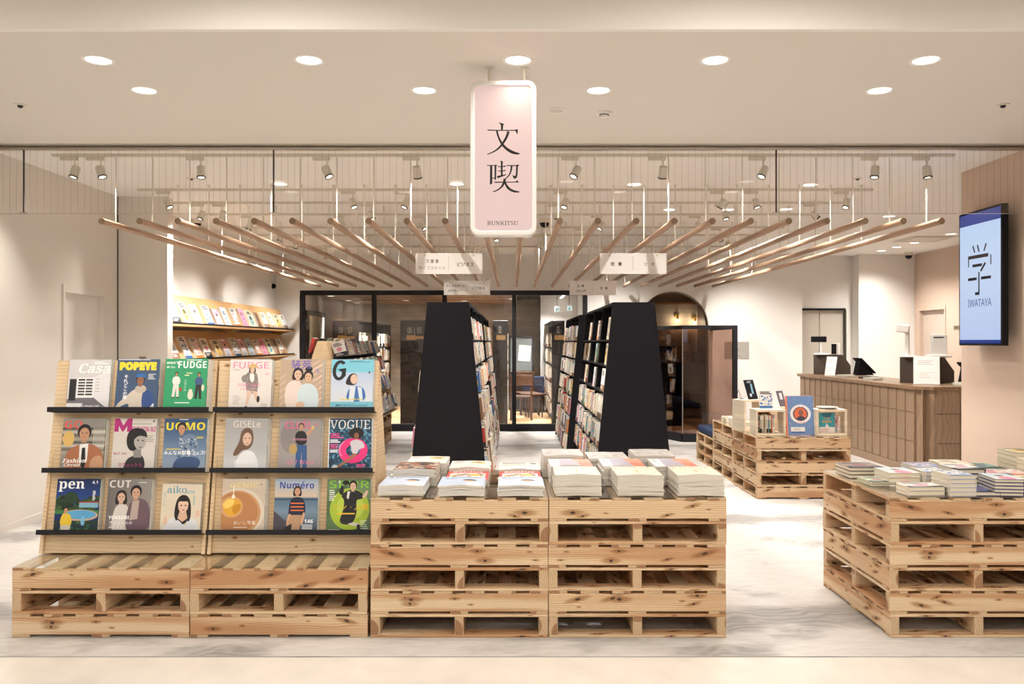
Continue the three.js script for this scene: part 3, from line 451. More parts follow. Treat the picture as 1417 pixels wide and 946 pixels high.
function kana(g, text, x, y, size, weight = 0.09, color = '#222', gap = 1.06, vertical = false) {   // x, y: upper corner of the first character
  g.save(); g.strokeStyle = color; g.lineWidth = size * weight; g.lineCap = 'round'; g.lineJoin = 'round';
  for (const ch of text) {
    for (const s of GLYPH[ch] ?? []) { g.beginPath(); for (let i = 0; i < s.length; i += 2) { const a = x + s[i] * size / 100, b = y + s[i + 1] * size / 100; i ? g.lineTo(a, b) : g.moveTo(a, b); } g.stroke(); }
    if (vertical) y += size * gap; else x += size * gap;
  }
  g.restore();
}
const shade = (c, k) => { const v = new THREE.Color(c); return '#' + v.multiplyScalar(k).getHexString(); };
function blob(g, pts, color) { g.fillStyle = color; g.beginPath(); pts.forEach((p, i) => { const n = pts[(i + 1) % pts.length], mx = (p[0] + n[0]) / 2, my = (p[1] + n[1]) / 2; i ? g.quadraticCurveTo(p[0], p[1], mx, my) : g.moveTo((pts.at(-1)[0] + p[0]) / 2, (pts.at(-1)[1] + p[1]) / 2) || g.quadraticCurveTo(p[0], p[1], mx, my); }); g.closePath(); g.fill(); }
const poly = (g, pts, color) => { g.fillStyle = color; g.beginPath(); pts.forEach((p, i) => (i ? g.lineTo(...p) : g.moveTo(...p))); g.closePath(); g.fill(); };
const oval = (g, x, y, rx, ry, color, rot = 0) => { g.fillStyle = color; g.beginPath(); g.ellipse(x, y, rx, ry, rot, 0, 7); g.fill(); };
const words = (g, t, x, y, px, color, font = 'bold', fam = 'sans-serif', align = 'left', w) => { g.font = `${font} ${px}px ${fam}`; g.fillStyle = color; g.textAlign = align; w ? g.fillText(t, x, y, w) : g.fillText(t, x, y); };
const stretch = (g, t, x, y, px, w, color, font = 'bold', fam = 'sans-serif') => { g.font = `${font} ${px}px ${fam}`; g.textAlign = 'left'; const m = g.measureText(t).width || 1; g.save(); g.translate(x, y); g.scale(w / m, 1); g.fillStyle = color; g.fillText(t, 0, 0); g.restore(); };
const lines = (g, x, y, w, n, color, step = 6, h = 2) => { g.fillStyle = color; for (let i = 0; i < n; i++) g.fillRect(x, y + i * step, w * (0.6 + 0.4 * hash(i * 7 + x, y | 0)), h); };
function head(g, x, y, r, skin, hair, long = 1, face = true) {   // a printed head: hair mass, face, features
  oval(g, x, y - r * 0.15, r * 1.02, r * 1.2, hair); if (long > 1) blob(g, [[x - r * 1.1, y - r * 0.6], [x + r * 1.1, y - r * 0.6], [x + r * 1.2, y + r * long], [x, y + r * long * 0.8], [x - r * 1.2, y + r * long]], hair);
  poly(g, [[x - r * 0.35, y + r * 0.6], [x + r * 0.35, y + r * 0.6], [x + r * 0.42, y + r * 1.6], [x - r * 0.42, y + r * 1.6]], shade(skin, 0.8));
  oval(g, x, y + r * 0.2, r * 0.74, r * 0.98, skin);
  if (face) { for (const s of [-1, 1]) { oval(g, x + s * r * 0.3, y + r * 0.12, r * 0.12, r * 0.06, '#2b1d18'); oval(g, x + s * r * 0.3, y - r * 0.04, r * 0.16, r * 0.03, shade(hair, 0.8)); } oval(g, x, y + r * 0.42, r * 0.09, r * 0.06, shade(skin, 0.75)); oval(g, x, y + r * 0.68, r * 0.2, r * 0.06, '#a8544c'); }
}
const COVERS = [
  (g) => { // interior magazine, white
    g.fillStyle = '#d9d6d8'; g.fillRect(0, 0, 256, 341); poly(g, [[256, 60], [256, 341], [150, 250], [150, 120]], '#e9e7ea'); poly(g, [[0, 260], [150, 240], [256, 330], [256, 341], [0, 341]], '#77747b'); poly(g, [[0, 285], [100, 285], [70, 341], [0, 341]], '#f2f1f2');
    g.fillStyle = '#1f1d22'; g.fillRect(12, 128, 40, 140); g.fillStyle = '#f6f5f6'; g.fillRect(56, 120, 100, 130); for (let r = 0; r < 6; r++) for (let c = 0; c < 2; c++) { g.fillStyle = ['#2d2a2e', '#4a454b', '#39353a'][(r + c) % 3]; g.fillRect(64 + c * 46, 128 + r * 19, 40, 11); } lines(g, 168, 128, 30, 5, '#8f8a90', 20, 3);
    words(g, 'Casa', 50, 88, 84, '#fff', 'italic bold', 'serif'); lines(g, 150, 14, 90, 2, '#fff', 11, 5); words(g, 'SIZE YOUR LIFE', 70, 312, 18, '#fff'); lines(g, 86, 322, 80, 1, '#fff', 6, 7); oval(g, 216, 326, 18, 18, '#f4f4f4');
  },
  (g) => { // blue sky, hoodie
    g.fillStyle = '#41587a'; g.fillRect(0, 0, 256, 341); g.fillStyle = '#eef'; g.fillRect(8, 4, 190, 4);
    g.save(); g.lineWidth = 9; g.strokeStyle = '#f4df3a'; g.lineJoin = 'round'; g.font = 'bold 62px sans-serif'; g.textAlign = 'left'; const w = g.measureText('POPEYE').width; g.translate(10, 70); g.scale(222 / w, 1); g.strokeText('POPEYE', 4, 0); g.fillStyle = '#f4df3a'; g.fillText('POPEYE', 4, 0); g.restore();
    blob(g, [[10, 300], [70, 240], [110, 196], [170, 190], [226, 215], [240, 341], [80, 341], [90, 280], [20, 320], [0, 341]], '#d6cbbd'); blob(g, [[160, 190], [226, 212], [244, 341], [160, 341]], '#33508f'); oval(g, 150, 196, 34, 26, '#c4b8aa'); head(g, 146, 136, 27, '#9c6b50', '#3a2a24', 1); blob(g, [[116, 124], [120, 98], [150, 94], [178, 104], [178, 126], [146, 116]], '#2f6fb5');
    kana(g, 'それどこの服', 46, 104, 26, 0.12, '#fff', 1.02, true); lines(g, 190, 98, 46, 4, '#fff', 10, 4); words(g, '4', 214, 322, 44, '#fff');
  },
  (g) => { g.fillStyle = '#2fa06c'; g.fillRect(0, 0, 256, 341); stretch(g, 'FUDGE', 74, 62, 62, 176, '#fff'); words(g, "men's", 8, 36, 25, '#fff'); words(g, '05', 10, 62, 17, '#fff'); lines(g, 34, 50, 34, 2, '#e8f5ec', 8, 3); lines(g, 130, 8, 110, 1, '#fff', 6, 4);
    const man = (x, y, top, leg) => { head(g, x, y, 10, '#b88a6c', '#2a211d', 1); blob(g, [[x - 22, y + 22], [x, y + 14], [x + 22, y + 22], [x + 26, y + 70], [x - 24, y + 70]], top); poly(g, [[x - 16, y + 66], [x + 16, y + 66], [x + 20, y + 150], [x + 6, y + 150], [x, y + 90], [x - 6, y + 150], [x - 22, y + 150]], leg); oval(g, x - 14, y + 153, 9, 4, '#1c1c1c'); oval(g, x + 14, y + 153, 9, 4, '#1c1c1c'); };
    man(72, 100, '#f0ece6', '#e9e4dc'); oval(g, 100, 200, 9, 12, '#c2402c'); man(206, 104, '#3f5a86', '#2b2a2c'); oval(g, 160, 236, 16, 30, '#efe3d0'); oval(g, 160, 208, 11, 10, '#efe3d0'); oval(g, 232, 190, 9, 22, '#e7dcc8'); words(g, 'TRAD', 128, 100, 15, '#f6f2c8'); lines(g, 120, 106, 40, 1, '#f6f2c8', 6, 6); kana(g, 'スタイル', 118, 138, 18, 0.1, '#f2f6ee', 1.05, true); lines(g, 70, 284, 130, 1, '#fff', 6, 5); lines(g, 20, 316, 80, 2, '#dff0e6', 8, 3); lines(g, 140, 316, 90, 2, '#dff0e6', 8, 3); },
  (g) => { g.fillStyle = '#e9e2dc'; g.fillRect(0, 0, 256, 341); stretch(g, 'FUDGE', 14, 60, 58, 222, '#e884b8', 'normal'); lines(g, 20, 68, 40, 1, '#999', 6, 3); words(g, '04', 214, 104, 20, '#eaa6c8');
    blob(g, [[96, 90], [134, 76], [168, 92], [176, 176], [168, 226], [110, 222], [98, 160]], '#8c8580'); for (let i = 0; i < 60; i++) { g.fillStyle = i % 2 ? '#5e5854' : '#bcb5ae'; g.fillRect(100 + hash(i, 2) * 66, 92 + hash(i, 5) * 124, 6, 4); } blob(g, [[118, 88], [148, 86], [150, 150], [126, 150]], '#f3efe9'); head(g, 136, 66, 18, '#e6c3a9', '#4a362c', 1.3); oval(g, 138, 48, 34, 9, '#d9b57a'); oval(g, 138, 41, 20, 12, '#d9b57a');
    poly(g, [[112, 200], [140, 210], [118, 300], [102, 300]], '#e3c4ae'); poly(g, [[140, 206], [168, 210], [180, 270], [166, 276]], '#e3c4ae'); oval(g, 108, 322, 10, 18, '#1d1b1c'); oval(g, 178, 260, 9, 22, '#1d1b1c'); blob(g, [[76, 110], [100, 96], [110, 130], [92, 160], [70, 130]], '#8c8580'); words(g, 'SOME DAYS', 52, 176, 26, '#ee7fb2', 'normal'); words(g, 'LIKE THIS', 70, 200, 22, '#ee9ec2', 'normal'); lines(g, 28, 238, 48, 6, '#a79f98', 10, 3); lines(g, 196, 290, 40, 4, '#a79f98', 9, 3); },
  (g) => { g.fillStyle = '#bfa892'; g.fillRect(0, 0, 256, 341); for (let i = 0; i < 9; i++) poly(g, [[190 + i * 4, 30 + i * 36], [256, -10 + i * 36], [256, 4 + i * 36], [186, 48 + i * 36]], i % 2 ? '#e6c8b4' : '#d8b6a0'); for (let i = 0; i < 5; i++) poly(g, [[0, 120 + i * 44], [40, 90 + i * 44], [40, 104 + i * 44], [0, 138 + i * 44]], '#d3b69e');
    blob(g, [[30, 170], [90, 130], [140, 160], [150, 341], [40, 341]], '#e9d8d0'); blob(g, [[110, 180], [170, 150], [232, 190], [240, 341], [110, 341]], '#cfe0e4'); head(g, 108, 96, 30, '#e4bfa4', '#20181a', 1.5); head(g, 170, 112, 28, '#ddb597', '#1d1719', 1); oval(g, 172, 66, 22, 18, '#1d1719'); blob(g, [[90, 290], [140, 270], [160, 300], [120, 325]], '#e2bda3'); kana(g, '装苑', 66, 6, 58, 0.09, '#6a5fb8', 1.06); words(g, '5', 214, 92, 38, '#6a6cc4', 'normal'); },
  (g) => { g.fillStyle = '#7fcbe0'; g.fillRect(0, 0, 256, 341); g.fillStyle = '#c8d3e6'; g.fillRect(0, 86, 256, 190); const gr = g.createLinearGradient(0, 86, 0, 276); gr.addColorStop(0, '#b9cbe6'); gr.addColorStop(1, '#dfe2ea'); g.fillStyle = gr; g.fillRect(0, 86, 256, 190);
    g.save(); g.strokeStyle = '#17161a'; g.lineWidth = 20; g.beginPath(); g.ellipse(52, 72, 32, 56, 0.12, -0.9, -6.0, true); g.stroke(); g.fillStyle = '#17161a'; poly(g, [[38, 66], [90, 58], [88, 110], [58, 132], [66, 84]], '#17161a'); g.restore();
    blob(g, [[90, 276], [104, 200], [130, 176], [180, 176], [206, 200], [214, 276]], '#3f6fb4'); poly(g, [[116, 178], [150, 178], [140, 276], [110, 276]], '#dfe6ee'); poly(g, [[160, 178], [186, 186], [196, 276], [176, 276]], '#dbe7f2'); blob(g, [[84, 160], [110, 96], [150, 90], [166, 130], [150, 170], [110, 170]], '#241d22'); oval(g, 140, 130, 22, 32, '#e0c0ae'); words(g, '4', 222, 96, 26, '#222'); words(g, 'Fashion & Drama', 60, 266, 16, '#e6d43c', 'italic bold'); kana(g, '海外ドラマとファッション', 34, 292, 15.5, 0.1, '#1d2a33', 1.03); lines(g, 110, 10, 130, 2, '#3d6f80', 7, 3); },
  (g) => { g.fillStyle = '#8f8c84'; g.fillRect(0, 0, 256, 341); for (let i = 0; i < 8; i++) { g.fillStyle = ['#4e4c46', '#c4c0b4', '#6b6455', '#a59d8b'][i % 4]; g.fillRect(0, 60 + i * 22, 256, 12); } oval(g, 40, 130, 34, 50, '#d9b56c'); for (let i = 0; i < 7; i++) { g.fillStyle = '#d8d5cc'; g.fillRect(186 + i * 10, 60, 3, 140); }
    stretch(g, 'GQ', 6, 66, 70, 116, '#e25a50'); blob(g, [[16, 341], [30, 210], [90, 170], [170, 160], [230, 190], [256, 250], [256, 341]], '#a86d4c'); poly(g, [[108, 168], [160, 160], [158, 270], [128, 330], [110, 250]], '#e7e4e2'); poly(g, [[124, 190], [142, 186], [150, 290], [136, 341], [122, 300]], '#17161a'); head(g, 132, 92, 40, '#c69877', '#191414', 1); blob(g, [[180, 250], [236, 230], [256, 280], [250, 341], [170, 341]], '#c69877'); words(g, 'Fashion', 14, 282, 34, '#fff', 'italic bold', 'serif'); words(g, 'Circuit', 20, 306, 28, '#fff', 'italic bold', 'serif'); lines(g, 34, 312, 50, 1, '#e2703c', 6, 6); lines(g, 24, 326, 80, 1, '#fff', 5, 4); },
  (g) => { g.fillStyle = '#d8d2cb'; g.fillRect(0, 0, 256, 341); g.fillStyle = '#b4267a'; poly(g, [[4, 86], [4, 2], [32, 2], [56, 48], [80, 2], [108, 2], [108, 86], [80, 86], [80, 48], [60, 84], [50, 84], [30, 48], [30, 86]], '#b4267a'); stretch(g, "EN'S NON-NO", 104, 86, 46, 146, '#b4267a', 'italic bold'); words(g, '4', 228, 26, 24, '#333'); lines(g, 110, 34, 120, 1, '#777', 6, 3);
    blob(g, [[70, 341], [86, 262], [130, 236], [190, 230], [206, 341]], '#26262a'); poly(g, [[120, 170], [170, 180], [176, 250], [130, 250]], '#8f8b8a'); blob(g, [[78, 130], [96, 72], [150, 58], [196, 80], [204, 130], [180, 110], [150, 190], [120, 214], [90, 190]], '#1a191c'); oval(g, 162, 146, 36, 52, '#b3aeac'); blob(g, [[96, 74], [160, 60], [198, 92], [196, 120], [150, 106], [118, 150]], '#1a191c'); oval(g, 150, 140, 7, 4, '#2b292b'); oval(g, 178, 142, 6, 4, '#2b292b'); oval(g, 166, 186, 12, 4, '#6d6867'); words(g, 'NCT 127', 10, 232, 20, '#9a2a66'); kana(g, 'スウェットと', 40, 284, 24, 0.12, '#c0267e', 1.02); kana(g, 'セットアップ', 46, 312, 24, 0.12, '#c0267e', 1.02); lines(g, 198, 110, 44, 4, '#6d6a68', 12, 3); },
  (g) => { g.fillStyle = '#5d7896'; g.fillRect(0, 0, 256, 341); const gr = g.createLinearGradient(0, 0, 0, 341); gr.addColorStop(0, '#2d4d78'); gr.addColorStop(1, '#9fb0c4'); g.fillStyle = gr; g.fillRect(0, 0, 256, 341); stretch(g, 'UOMO', 8, 76, 68, 240, '#f2dd33'); lines(g, 90, 6, 60, 1, '#fff', 6, 4);
    blob(g, [[90, 341], [80, 200], [110, 110], [170, 96], [206, 130], [214, 240], [190, 341]], '#6f86a3'); for (let i = 0; i < 90; i++) { g.fillStyle = ['#b9c4cf', '#3d5275', '#8c97a4'][i % 3]; oval(g, 96 + hash(i, 1) * 108, 120 + hash(i, 3) * 150, 7, 5, g.fillStyle); } blob(g, [[70, 270], [120, 240], [220, 250], [228, 300], [180, 341], [60, 341]], '#3b5480'); head(g, 106, 64, 28, '#c99a7a', '#191517', 1); kana(g, 'みんなの試着フェス', 8, 206, 26, 0.11, '#fff', 1.02); lines(g, 20, 194, 90, 1, '#f2dd33', 6, 5); words(g, '!', 246, 230, 28, '#fff'); words(g, 'MEN', 196, 130, 18, '#f2dd33'); },
  (g) => { const gr = g.createLinearGradient(0, 0, 0, 341); gr.addColorStop(0, '#a9a8a8'); gr.addColorStop(0.6, '#b3b4b6'); gr.addColorStop(1, '#d8dade'); g.fillStyle = gr; g.fillRect(0, 0, 256, 341); stretch(g, 'GISELe', 46, 58, 56, 166, '#e9ded2', 'normal');
    blob(g, [[60, 341], [80, 250], [120, 205], [170, 205], [200, 260], [214, 341]], '#e6e7ea'); blob(g, [[50, 240], [70, 190], [90, 150], [96, 80], [130, 58], [166, 74], [174, 150], [150, 200], [110, 200], [80, 240]], '#6b5140'); oval(g, 134, 134, 26, 42, '#d9b8a2'); oval(g, 122, 128, 6, 3, '#3c2c26'); oval(g, 148, 128, 6, 3, '#3c2c26'); oval(g, 136, 162, 9, 3, '#a86a5e'); words(g, 'FREELY', 62, 292, 34, '#f2f3f5', 'normal'); lines(g, 96, 302, 70, 1, '#eee', 6, 8); },
  (g) => { g.fillStyle = '#a19a99'; g.fillRect(0, 0, 256, 341); oval(g, 70, 120, 60, 100, '#8f8888'); stretch(g, 'CLUÉL', 32, 66, 60, 164, '#e06a94'); words(g, '04', 214, 46, 18, '#e06a94'); blob(g, [[96, 90], [140, 76], [166, 100], [170, 170], [100, 172]], '#1b1a1e'); head(g, 132, 52, 17, '#caa084', '#4b362b', 1); blob(g, [[160, 90], [196, 60], [202, 80], [170, 120]], '#c69b80'); oval(g, 200, 60, 9, 14, '#d9b977'); poly(g, [[104, 170], [168, 170], [172, 320], [146, 320], [138, 210], [132, 320], [104, 320]], '#33598c'); oval(g, 88, 196, 24, 34, '#b79b62'); oval(g, 118, 328, 16, 8, '#e3dfdc'); oval(g, 160, 328, 16, 8, '#e3dfdc'); words(g, 'DIFFERENT', 82, 142, 18, '#e59ab6'); words(g, 'All I Want', 42, 292, 36, '#e884b0', 'italic', 'serif'); },
  (g) => { g.fillStyle = '#1f4560'; g.fillRect(0, 0, 256, 341); for (let i = 0; i < 260; i++) { g.save(); g.translate(hash(i, 1) * 256, 50 + hash(i, 2) * 290); g.rotate(hash(i, 3) * 3); oval(g, 0, 0, 12, 5, ['#4b86a6', '#16324a', '#2d6483', '#0e2436', '#6aa3bd'][i % 5]); g.restore(); } g.fillStyle = '#f6f6f8'; g.fillRect(0, 0, 7, 341); stretch(g, 'VOGUE', 8, 68, 78, 240, '#efe9e2', 'normal', 'serif');
    g.save(); g.strokeStyle = '#e8337f'; g.lineWidth = 44; g.beginPath(); g.ellipse(148, 206, 64, 58, -0.15, 0, 7); g.stroke(); g.strokeStyle = '#f48ab6'; g.lineWidth = 8; g.beginPath(); g.ellipse(142, 198, 74, 66, -0.15, 2.6, 4.2); g.stroke(); g.restore(); oval(g, 166, 96, 44, 36, '#171114'); oval(g, 166, 112, 15, 20, '#8a5a42'); blob(g, [[126, 150], [166, 132], [206, 150], [220, 190], [180, 196], [176, 230], [140, 226], [136, 180]], '#cfcbd2'); blob(g, [[150, 220], [180, 232], [100, 290], [60, 316], [50, 304], [120, 262]], '#a86f50'); blob(g, [[28, 300], [60, 296], [58, 316], [14, 330]], '#d8d4d6'); stretch(g, 'FUN & FUNKY', 40, 334, 30, 190, '#b9c2c6', 'normal'); lines(g, 12, 96, 80, 3, '#e8438a', 12, 7); lines(g, 12, 136, 62, 2, '#fff', 12, 7); lines(g, 12, 164, 52, 3, '#e8438a', 11, 6); lines(g, 12, 200, 50, 2, '#fff', 11, 6); lines(g, 170, 292, 60, 2, '#e8438a', 12, 7); },
  (g) => { g.fillStyle = '#12285f'; g.fillRect(0, 0, 256, 341); const gr = g.createLinearGradient(0, 0, 0, 180); gr.addColorStop(0, '#0f2356'); gr.addColorStop(1, '#2a55a4'); g.fillStyle = gr; g.fillRect(0, 0, 256, 180); for (let i = 0; i < 70; i++) oval(g, hash(i, 4) * 256, 120 + hash(i, 6) * 70, 20, 18, ['#1c3222', '#2d4a2a', '#15251a', '#3b5a30'][i % 4]); oval(g, 90, 120, 40, 36, '#243f26'); g.fillStyle = '#3e7c46'; g.fillRect(0, 196, 256, 24); g.fillStyle = '#7fb3c9'; g.fillRect(140, 150, 110, 30); g.fillStyle = '#a33a32'; g.fillRect(136, 142, 120, 8); oval(g, 150, 228, 104, 36, '#c8a690'); oval(g, 152, 224, 90, 28, '#5aa5d4'); g.fillStyle = '#1f3a2a'; g.fillRect(0, 262, 256, 60); for (let i = 0; i < 40; i++) oval(g, hash(i, 9) * 256, 266 + hash(i, 8) * 50, 14, 8, ['#1c3a2c', '#3b6b46', '#16284a'][i % 3]); blob(g, [[34, 300], [40, 226], [70, 212], [100, 226], [108, 300]], '#e6c63c'); head(g, 66, 196, 15, '#c99a78', '#20161a', 1); poly(g, [[40, 290], [100, 290], [96, 330], [44, 330]], '#d8d0c4'); oval(g, 168, 262, 12, 30, '#7fb9e0'); g.fillStyle = '#e9e6e0'; g.fillRect(0, 322, 256, 19); kana(g, 'スタイル', 60, 323, 17, 0.12, '#222', 1.2); words(g, 'pen', 10, 62, 82, '#fff', 'bold', 'serif'); words(g, '4.1', 206, 32, 26, '#fff'); lines(g, 214, 76, 20, 7, '#fff', 9, 5); },
  (g) => { g.fillStyle = '#7d7876'; g.fillRect(0, 0, 256, 341); const gr = g.createLinearGradient(0, 0, 256, 0); gr.addColorStop(0, '#6f6967'); gr.addColorStop(1, '#97918d'); g.fillStyle = gr; g.fillRect(0, 0, 256, 341); stretch(g, 'CUT', 6, 56, 62, 130, '#d9d6d2'); blob(g, [[30, 341], [46, 180], [84, 150], [136, 170], [140, 341]], '#d5cfca'); blob(g, [[110, 341], [126, 160], [170, 120], [230, 130], [256, 190], [256, 341]], '#6b5560'); poly(g, [[150, 140], [190, 134], [186, 250], [140, 260]], '#b9a79f'); head(g, 84, 112, 30, '#d9b69d', '#1d171a', 1.8); head(g, 168, 84, 32, '#cfa68a', '#151113', 1); words(g, 'YOASOBI', 18, 252, 28, '#fff'); kana(g, 'アンコールの', 22, 264, 21, 0.1, '#fff', 1.1); kana(g, 'みんなと', 22, 290, 20, 0.1, '#fff', 1.1); lines(g, 20, 326, 170, 1, '#fff', 6, 7); lines(g, 180, 22, 66, 1, '#ddd', 6, 5); },
  (g) => { g.fillStyle = '#e2d7c2'; g.fillRect(0, 0, 256, 341); words(g, 'aiko', 32, 62, 62, '#3a8fb4', 'normal', 'serif'); kana(g, '文と人', 6, 60, 30, 0.05, '#7fb0c0', 1.1, true); lines(g, 150, 48, 90, 2, '#6aa7bf', 12, 4); lines(g, 200, 80, 14, 8, '#6aa7bf', 9, 4); blob(g, [[10, 341], [40, 250], [100, 226], [180, 226], [230, 250], [256, 341]], '#dfe3e8'); blob(g, [[84, 240], [92, 120], [120, 76], [160, 76], [186, 120], [192, 220], [150, 290], [120, 250]], '#1d1718'); poly(g, [[122, 180], [158, 180], [172, 236], [140, 262], [108, 236]], '#dcb59c'); oval(g, 140, 148, 33, 50, '#e8c5ae'); blob(g, [[100, 150], [108, 90], [140, 78], [174, 92], [180, 150], [168, 118], [140, 122], [112, 118]], '#1d1718'); blob(g, [[92, 130], [106, 120], [112, 190], [108, 262], [90, 240]], '#1d1718'); blob(g, [[188, 130], [174, 120], [168, 190], [172, 270], [192, 240]], '#1d1718'); oval(g, 128, 148, 6, 4, '#241a1a'); oval(g, 154, 148, 6, 4, '#241a1a'); oval(g, 142, 180, 9, 4, '#c0625c'); blob(g, [[20, 230], [44, 220], [50, 280], [20, 290]], '#e6c3ac'); blob(g, [[216, 190], [240, 176], [250, 220], [228, 236]], '#e6c3ac'); oval(g, 160, 280, 5, 5, '#e3c33c'); },
  (g) => { g.fillStyle = '#cdbfae'; g.fillRect(0, 0, 256, 341); oval(g, 100, 210, 150, 150, '#dcd0c0'); oval(g, 92, 214, 138, 140, '#c99a6c'); oval(g, 90, 210, 124, 126, '#b98254'); oval(g, 60, 176, 66, 66, '#d2a072'); blob(g, [[6, 150], [50, 116], [120, 138], [112, 208], [60, 240], [20, 216]], '#e0a838'); blob(g, [[8, 150], [50, 118], [84, 140], [44, 190], [10, 180]], '#f0cf6a'); blob(g, [[60, 170], [116, 150], [108, 206], [70, 226]], '#c88a26'); g.fillStyle = '#f4ead2'; g.fillRect(66, 44, 5, 60); blob(g, [[54, 116], [68, 92], [82, 116], [68, 128]], '#f7f0dc'); stretch(g, 'GENIC', 44, 56, 42, 170, '#ecd78a', 'normal'); kana(g, 'おいし写真', 74, 262, 24, 0.07, '#fff', 1.1); lines(g, 76, 300, 100, 1, '#f4ece0', 6, 4); words(g, '4', 224, 42, 16, '#555'); },
  (g) => { const gr = g.createLinearGradient(0, 0, 0, 341); gr.addColorStop(0, '#9fb6cf'); gr.addColorStop(0.33, '#d9c3ae'); gr.addColorStop(0.36, '#54738f'); gr.addColorStop(0.6, '#7890a4'); gr.addColorStop(1, '#3c4658'); g.fillStyle = gr; g.fillRect(0, 0, 256, 341); g.fillStyle = '#3a4a5c'; g.fillRect(0, 126, 256, 8); poly(g, [[0, 200], [90, 280], [110, 341], [0, 341]], '#4c4653'); stretch(g, 'Numéro', 26, 62, 58, 206, '#2f4aa0'); blob(g, [[84, 240], [92, 130], [130, 112], [176, 124], [188, 210], [170, 236], [90, 250]], '#1c2340'); for (let i = 0; i < 3; i++) { g.fillStyle = '#e0763a'; g.fillRect(98, 150 + i * 22, 76, 8); } head(g, 134, 76, 22, '#d3a586', '#3a2620', 1.7); blob(g, [[84, 220], [104, 216], [90, 300], [74, 300]], '#d3a586'); blob(g, [[168, 210], [186, 208], [170, 290], [156, 290]], '#d3a586'); poly(g, [[100, 226], [164, 226], [152, 341], [70, 341]], '#b99474'); poly(g, [[70, 300], [110, 280], [104, 341], [60, 341]], '#23201f'); words(g, '146', 206, 276, 32, '#fff', 'bold', 'sans-serif', 'center'); lines(g, 168, 286, 76, 5, '#fff', 11, 5); },
  (g) => { g.fillStyle = '#5d7a52'; g.fillRect(0, 0, 256, 341); for (let i = 0; i < 12; i++) oval(g, hash(i, 3) * 256, hash(i, 4) * 341, 60, 50, i % 2 ? '#6d8a63' : '#4f6b48'); oval(g, 136, 190, 116, 130, '#a9c53a'); oval(g, 140, 176, 80, 80, '#bdd452'); stretch(g, 'SPUR', 8, 60, 64, 240, '#8fd23c', 'normal'); blob(g, [[80, 110], [120, 70], [180, 70], [226, 110], [200, 130], [170, 130], [180, 220], [150, 290], [70, 280], [100, 200], [104, 130]], '#1b1c22'); blob(g, [[66, 90], [84, 44], [100, 50], [96, 110]], '#1b1c22'); blob(g, [[200, 120], [230, 70], [244, 76], [230, 120]], '#e3c3ae'); head(g, 152, 44, 24, '#e0bb9f', '#171316', 1); oval(g, 110, 26, 20, 14, '#171316'); poly(g, [[120, 80], [136, 80], [128, 130], [116, 120]], '#e8e6e4'); blob(g, [[110, 280], [190, 270], [210, 310], [190, 300]], '#dcd6d2'); oval(g, 196, 306, 13, 24, '#15151a', -0.5); kana(g, 'シン・人類', 40, 158, 40, 0.1, '#f0c531', 1.02); lines(g, 62, 214, 160, 1, '#f0c531', 6, 9); lines(g, 14, 72, 44, 6, '#fff', 12, 5); lines(g, 200, 260, 46, 6, '#e6efe0', 12, 4); lines(g, 12, 316, 110, 2, '#fff', 11, 5); words(g, '5', 66, 30, 24, '#fff'); },
];
const COVER_NOTE = ['white interior design cover', 'slate blue cover and hooded figure', 'green cover with two walking figures', 'pale cover with pink title and straw hat', 'beige cover with two women and violet title', 'sky blue cover with a big black letter G', 'man in a brown suit', 'grey cover and dark haired profile', 'blue cover with broad yellow title', 'misty grey cover with a long-haired woman', 'grey cover with pink title and jeans', 'dark teal cover with a pink swim ring', 'navy cover with a swimming pool and white title', 'grey cover with two figures', 'cream cover and blue title', 'tan cover with a honey-coloured jelly', 'seaside cover and striped shirt', 'green cover with a leaping figure'];
const coverAtlas = canvasTex(1536, 1024, (g) => { COVERS.forEach((f, i) => { g.save(); g.translate((i % 6) * 256, Math.floor(i / 6) * 341); g.beginPath(); g.rect(0, 0, 256, 341); g.clip(); f(g); g.restore(); }); });
const coverMat = std({ map: coverAtlas, roughness: 0.38 });
const coverUV = (i) => [(i % 6) / 6 + 0.001, 1 - (Math.floor(i / 6) * 341 + 340) / 1024, 1 / 6 - 0.002, 339 / 1024];

